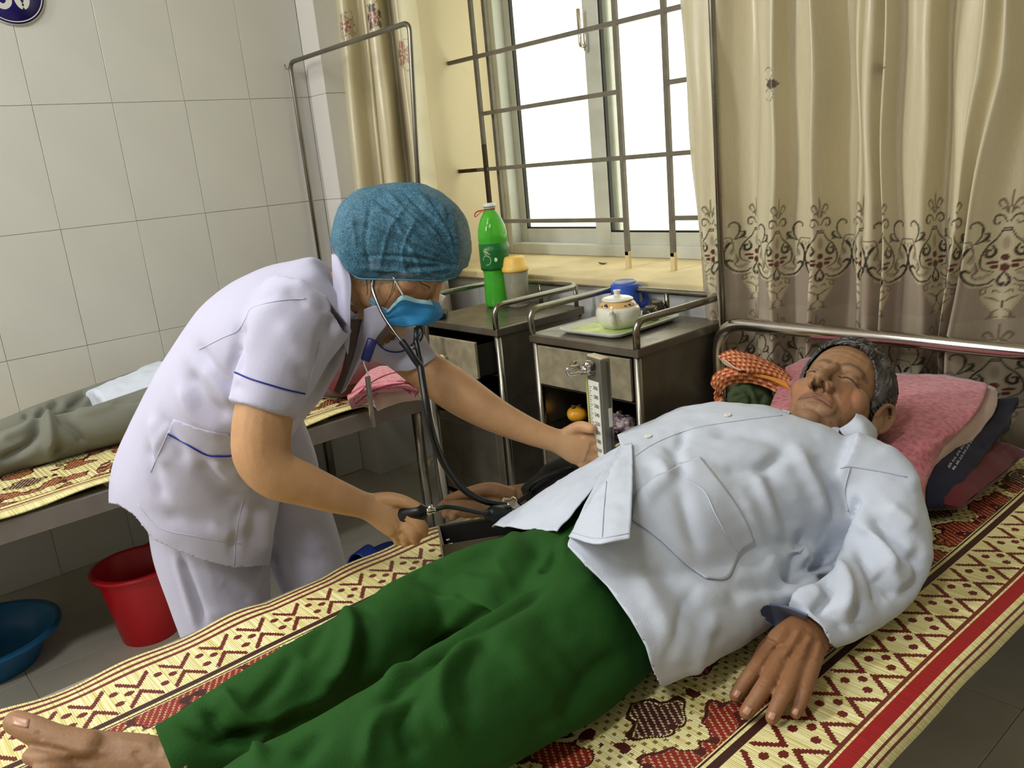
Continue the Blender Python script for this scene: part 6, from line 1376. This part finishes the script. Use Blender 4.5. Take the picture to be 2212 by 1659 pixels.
part('towel_fold', slab(rows2, .018, .002, 18, 9), m_pinkw, tw_, label='pale reverse side of the towel')
# checked orange scarf over a green cloth
m_or = bpy.data.materials.new('orange_checked_cotton'); m_or.use_nodes = True; nt = m_or.node_tree; b = nt.nodes['Principled BSDF']; b.inputs['Roughness'].default_value = .85
tcn = nt.nodes.new('ShaderNodeTexCoord'); spx = nt.nodes.new('ShaderNodeSeparateXYZ'); nt.links.new(tcn.outputs['UV'], spx.inputs[0])
uu, vv = MX(nt, 'MULTIPLY', spx.outputs[0], 13.), MX(nt, 'MULTIPLY', spx.outputs[1], 5.)
row_ = MX(nt, 'FLOOR', vv); sh_u = MX(nt, 'FRACT', MX(nt, 'ADD', uu, MX(nt, 'MULTIPLY', row_, .5)))
blotch = MX(nt, 'MULTIPLY', MX(nt, 'LESS_THAN', sh_u, .42), MX(nt, 'LESS_THAN', MX(nt, 'FRACT', vv), .55)); redd = MX(nt, 'MULTIPLY', MX(nt, 'GREATER_THAN', sh_u, .48), MX(nt, 'GREATER_THAN', MX(nt, 'FRACT', vv), .5))
def mixc(nt, f_, c0, c1):
    n = nt.nodes.new('ShaderNodeMix'); n.data_type = 'RGBA'; nt.links.new(f_, n.inputs[0])
    for i, c in ((6, c0), (7, c1)):
        if hasattr(c, 'node'): nt.links.new(c, n.inputs[i])
        else: n.inputs[i].default_value = rgba(c)
    return n.outputs[2]
c_ = mixc(nt, blotch, (198, 112, 62), (226, 176, 138)); c_ = mixc(nt, redd, c_, (146, 54, 30)); nt.links.new(c_, b.inputs['Base Color'])
sc = thing('checked_scarf', 'orange checked scarf bundled at the far corner of the near bed', 'scarf', Z(1620, 880, .565))
def strip(rows, t, mat, parent, nm, rip=.002, seed=2, n=8, m=10):
    P = net(np.array([[Z(x, y, z) for x, y, z in r] for r in rows]), n, m); g = grid(P); a_, b_ = P.shape[:2]
    uv = np.stack(np.meshgrid(np.linspace(0, 1, a_), np.linspace(0, 1, b_), indexing='ij'), -1).reshape(-1, 2)
    g = shell(ripple(g, rip, 26, seed), t); return part(nm, g, mat, parent, uv=np.concatenate([uv, uv]))
lo = [[(1562, 885, .575), (1556, 862, .60), (1552, 848, .62)], [(1553, 862, .60), (1545, 838, .645), (1534, 828, .65)], [(1566, 838, .655), (1560, 815, .69), (1552, 800, .695)], [(1598, 828, .675), (1595, 806, .71), (1592, 790, .715)], [(1640, 832, .68), (1642, 812, .705), (1645, 792, .705)], [(1680, 850, .67), (1686, 830, .69), (1692, 808, .69)], [(1706, 868, .65), (1712, 850, .67), (1716, 830, .67)]]
strip(lo, .012, m_or, sc, 'scarf_fold')
hi = [[(1572, 790, .71), (1560, 778, .725), (1549, 768, .735)], [(1606, 800, .725), (1596, 776, .745), (1578, 756, .75)], [(1640, 802, .72), (1632, 780, .74), (1616, 762, .74)], [(1680, 812, .705), (1676, 794, .72), (1662, 780, .72)], [(1710, 826, .69), (1706, 812, .70), (1694, 798, .70)]]
strip(hi, .012, m_or, sc, 'scarf_fold')
fr = [[(1606, 801, .722), (1596, 801, .715), (1588, 799, .71)], [(1590, 797, .724), (1576, 792, .718), (1566, 788, .714)], [(1566, 779, .732), (1554, 772, .728), (1548, 768, .724)]]
g = net(np.array([[Z(x, y, z) for x, y, z in r] for r in fr]), 6, 6); part('fringe_hem', shell(grid(g), .003), M('pale_fringe', (224, 196, 168), .9, vary=.2, vscale=160, stretch=(1, 1, .2)), sc)
part('scarf_tail', slab([[(1625, 806, .712), (1660, 812, .71), (1700, 824, .705)], [(1640, 812, .71), (1670, 822, .705), (1705, 836, .70)], [(1655, 818, .70), (1680, 830, .695), (1708, 846, .69)]], .004, .001), M('plain_orange_cloth', (224, 146, 62), .85), sc)
m_olive = M('olive_green_cloth', (66, 82, 48), .85, vary=.12, vscale=20, bump=.2)
V, F = ell(Z(1622, 868, .62), (.060, .055, .052), nu=70, nv=44); g = ripple(ripple((V, F), .012, 14, 4), .004, 40, 6)
g = folds(g, [([(1578, 862), (1600, 848), (1618, 848)], 4, -.012), ([(1600, 836), (1620, 850), (1626, 885)], 4, -.010), ([(1575, 870), (1605, 856), (1620, 856)], 5, .008), ([(1650, 850), (1640, 885)], 6, -.006)])
g[0][:, 2] = np.maximum(g[0][:, 2], .566); solo('green_cloth', g, m_olive, 'rolled olive green cloth under the orange scarf', 'cloth')
# ================================================================== far bed: second patient, red pillow, pink towel
m_gtr = M('grey_green_trousers', (112, 113, 100), .85, vary=.06, vscale=9, bump=.2, bscale=400, sheen=.1)
sp2 = thing('person', 'patient lying on the far bed in grey green trousers, mostly hidden behind the nurse', 'person', (-2.8, .5, .57))
z2 = lambda P, n=8, m=22: zlimb(P, n, m)
l1 = z2([(-290, 1100, .612, 42, .9), (-140, 1036, .615, 42, .9), (0, 982, .62, 46, .95), (90, 953, .63, 49, 1), (180, 930, .63, 46, 1), (280, 902, .635, 50, 1), (380, 872, .64, 54, 1)])
l2 = z2([(-300, 1046, .612, 38, .9), (-160, 985, .615, 38, .9), (0, 946, .625, 38, .95), (90, 908, .645, 36, 1), (200, 872, .645, 38, 1), (300, 842, .65, 42, 1), (380, 815, .655, 46, 1)])
T2 = voxel([l1, l2], .006, 6)
T2 = folds(T2, [(p_, w_, a_*1.5) for p_, w_, a_ in [([(105, 885), (108, 930), (112, 985)], 12, .020), ([(85, 920), (60, 960), (0, 995)], 10, -.016), ([(120, 900), (160, 930), (185, 965)], 9, -.012), ([(112, 960), (130, 985)], 14, -.016), ([(80, 905), (50, 930), (0, 950)], 8, .012), ([(125, 858), (110, 890)], 10, -.012), ([(190, 840), (165, 870), (150, 890)], 10, -.012), ([(200, 870), (260, 862), (320, 855)], 10, -.014), ([(150, 885), (190, 890), (250, 870)], 9, .008), ([(280, 820), (265, 850)], 8, -.012), ([(62, 890), (55, 905)], 8, -.012), ([(60, 900), (90, 886)], 8, .012)]])
T2 = (laplace(T2[0], T2[1], 1), T2[1])
part('trousers', T2, m_gtr, sp2)
hd2 = np.array([-2.80, 1.33, .70])
core2 = loft([np.array([[xc+rx*math.cos(t), y, .655+rz*math.sin(t)] for t in np.linspace(0, 2*math.pi, 29)[:-1]]) for y, xc, rx, rz in ((.62, -2.78, .13, .06), (.75, -2.79, .15, .075), (.9, -2.8, .17, .10), (1.08, -2.8, .18, .095), (1.16, -2.8, .10, .08), (1.22, -2.8, .055, .055))])
sh2 = voxel([core2, tube(cr([(-2.98, 1.07, .66), (-3.03, .95, .65), (-2.93, .98, .735)], 6), .045, 16), tube(cr([(-2.62, 1.07, .66), (-2.57, .95, .65), (-2.68, .98, .735)], 6), .045, 16)], .008, 5)
part('shirt', ripple(sh2, .006, 12, 3), m_shirt, sp2)
part('shirt_tail', slab([[(278, 830, .70), (312, 818, .705), (380, 800, .71)], [(276, 818, .712), (310, 800, .72), (380, 780, .725)], [(292, 802, .715), (318, 788, .722), (380, 768, .73)]], .006), m_shirt, sp2)
ank = [Z(-290, 1100, .612), Z(-300, 1046, .612)]
bd2 = voxel([tube(cr([p_+np.array([0, .12, 0]), p_, p_+np.array([0, -.07, .0]), p_+np.array([s_*.03, -.13, .06]), p_+np.array([s_*.05, -.17, .12])], 5), [.04]*10+[.036]*6+[.03]*5, 16, round_end=True) for p_, s_ in ((ank[0], 1), (ank[1], -1))]+[ell(hd2, (.075, .085, .10), np.array([[1, 0, 0], [0, .3, .95], [0, -.95, .3]])), ell(hd2+[0, -.09, .005], (.05, .05, .06)), tube([hd2+[0, -.05, -.03], (-2.8, 1.15, .66)], .05, 18), ell(hd2+[0, -.035, .095], (.014, .02, .02)), ell(hd2+[-.076, 0, 0], (.01, .02, .03)), ell(hd2+[.076, 0, 0], (.01, .02, .03)),
   tube(cr([(-2.94, .98, .735), (-2.88, 1.0, .76), (-2.81, 1.03, .765)], 5), [.028]*6+[.034]*5, 14, round_end=True), tube(cr([(-2.67, .98, .735), (-2.73, 1.0, .765), (-2.79, 1.05, .785)], 5), [.028]*6+[.034]*5, 14, round_end=True), ell((-2.8, 1.0, .655), (.13, .25, .06))], .006, 3)
part('body', bd2, m_skin, sp2, col=np.tile(SK_MAN, (len(bd2[0]), 1)))
part('hair', shell(clip(ell(hd2+[0, .02, -.01], (.081, .092, .098), nu=50, nv=36), (lambda V: (V[:, 1]-hd2[1])*.9-(V[:, 2]-hd2[2])*.5+.01)(ell(hd2+[0, .02, -.01], (.081, .092, .098), nu=50, nv=36)[0])), .004), m_dhair, sp2)
solo('pillow', ripple(pillow(-3.08, -2.36, 1.22, 1.50, .577, .10), .006, 12, 8), m_redc, 'red pillow on the far bed, partly behind the nurse chest', 'pillow')
tw2 = thing('pink_towel', 'pink towel with dark stripes folded at the head end of the far bed', 'towel', (-2.42, 1.38, .60))
rows = [[(770, 830, .665), (800, 800, .69), (835, 790, .695), (870, 800, .685), (900, 830, .65)], [(758, 850, .655), (790, 828, .688), (830, 815, .692), (870, 822, .682), (900, 840, .645)], [(752, 866, .635), (780, 850, .668), (830, 838, .675), (875, 838, .665), (903, 848, .635)], [(760, 884, .572), (785, 874, .573), (825, 866, .574), (872, 858, .574), (906, 860, .573)]]
g = slab(rows, .02, .002, 20, 12); part('towel_fold', g, m_pink, tw2)
b2 = bvh(g); m_stripe = M('towel_stripe', (120, 34, 50), .9)
piping(b2, [(775, 850), (800, 828), (835, 810), (872, 802)], .0022, m_stripe, tw2, 'stripe', .001); piping(b2, [(768, 872), (800, 848), (840, 832), (890, 828)], .0022, m_stripe, tw2, 'stripe', .001)
rows = [[(800, 868, .63), (812, 850, .645), (840, 838, .65), (875, 834, .645), (905, 846, .625)], [(806, 876, .61), (820, 862, .625), (850, 852, .628), (880, 848, .622), (908, 852, .605)], [(815, 880, .59), (830, 874, .60), (860, 866, .60), (885, 860, .596), (910, 857, .588)]]
part('towel_fold', slab(rows, .012, .002, 22, 15), m_pinkw, tw2)
lq = Z(1302, 571, WZ0); sl_ = [[lq+np.array([.022*i_, .010*j_*(1-abs(i_)*.7), .002+.004*(i_*i_)+.002*j_*j_]) for j_ in (-1, 0, 1)] for i_ in (-1, -.5, 0, .5, 1)]
solo('dry_leaf', shell(grid(net(np.array(sl_), 5, 5)), .0008), M('dry_leaf_brown', (52, 40, 26), .8), 'small dry brown leaf lying on the cream window sill', 'leaf')

spos = Z(764, 1243, 0.0)*[1, 1, 0]; sxd = nrm([.35, -.9, 0]); syd = np.array([-sxd[1], sxd[0], 0])
R2 = lambda z, k_: np.array([spos+sxd*(-.10+.125*math.cos(t)*k_)+syd*(.044*math.sin(t)*(1+.15*math.cos(t)))*k_+np.array([0, 0, z]) for t in np.linspace(0, 2*math.pi, 33)[:-1]])
sp_ = thing('slipper', 'single blue slipper on the floor beyond the nurse, near the far bed', 'slipper', spos)
part('sole', loft([R2(.0, .97), R2(.004, 1), R2(.018, 1), R2(.021, .96)]), m_slip, sp_)
part('strap', shell(grid(net(np.array([[spos+sxd*(a_-.1)+syd*s_*.05+[0, 0, .018+.048*(1-abs(s_)**2.2)] for s_ in (-1, -.55, 0, .55, 1)] for a_ in (.0, .035, .07)]), 5, 5)), .004), m_slip, sp_)
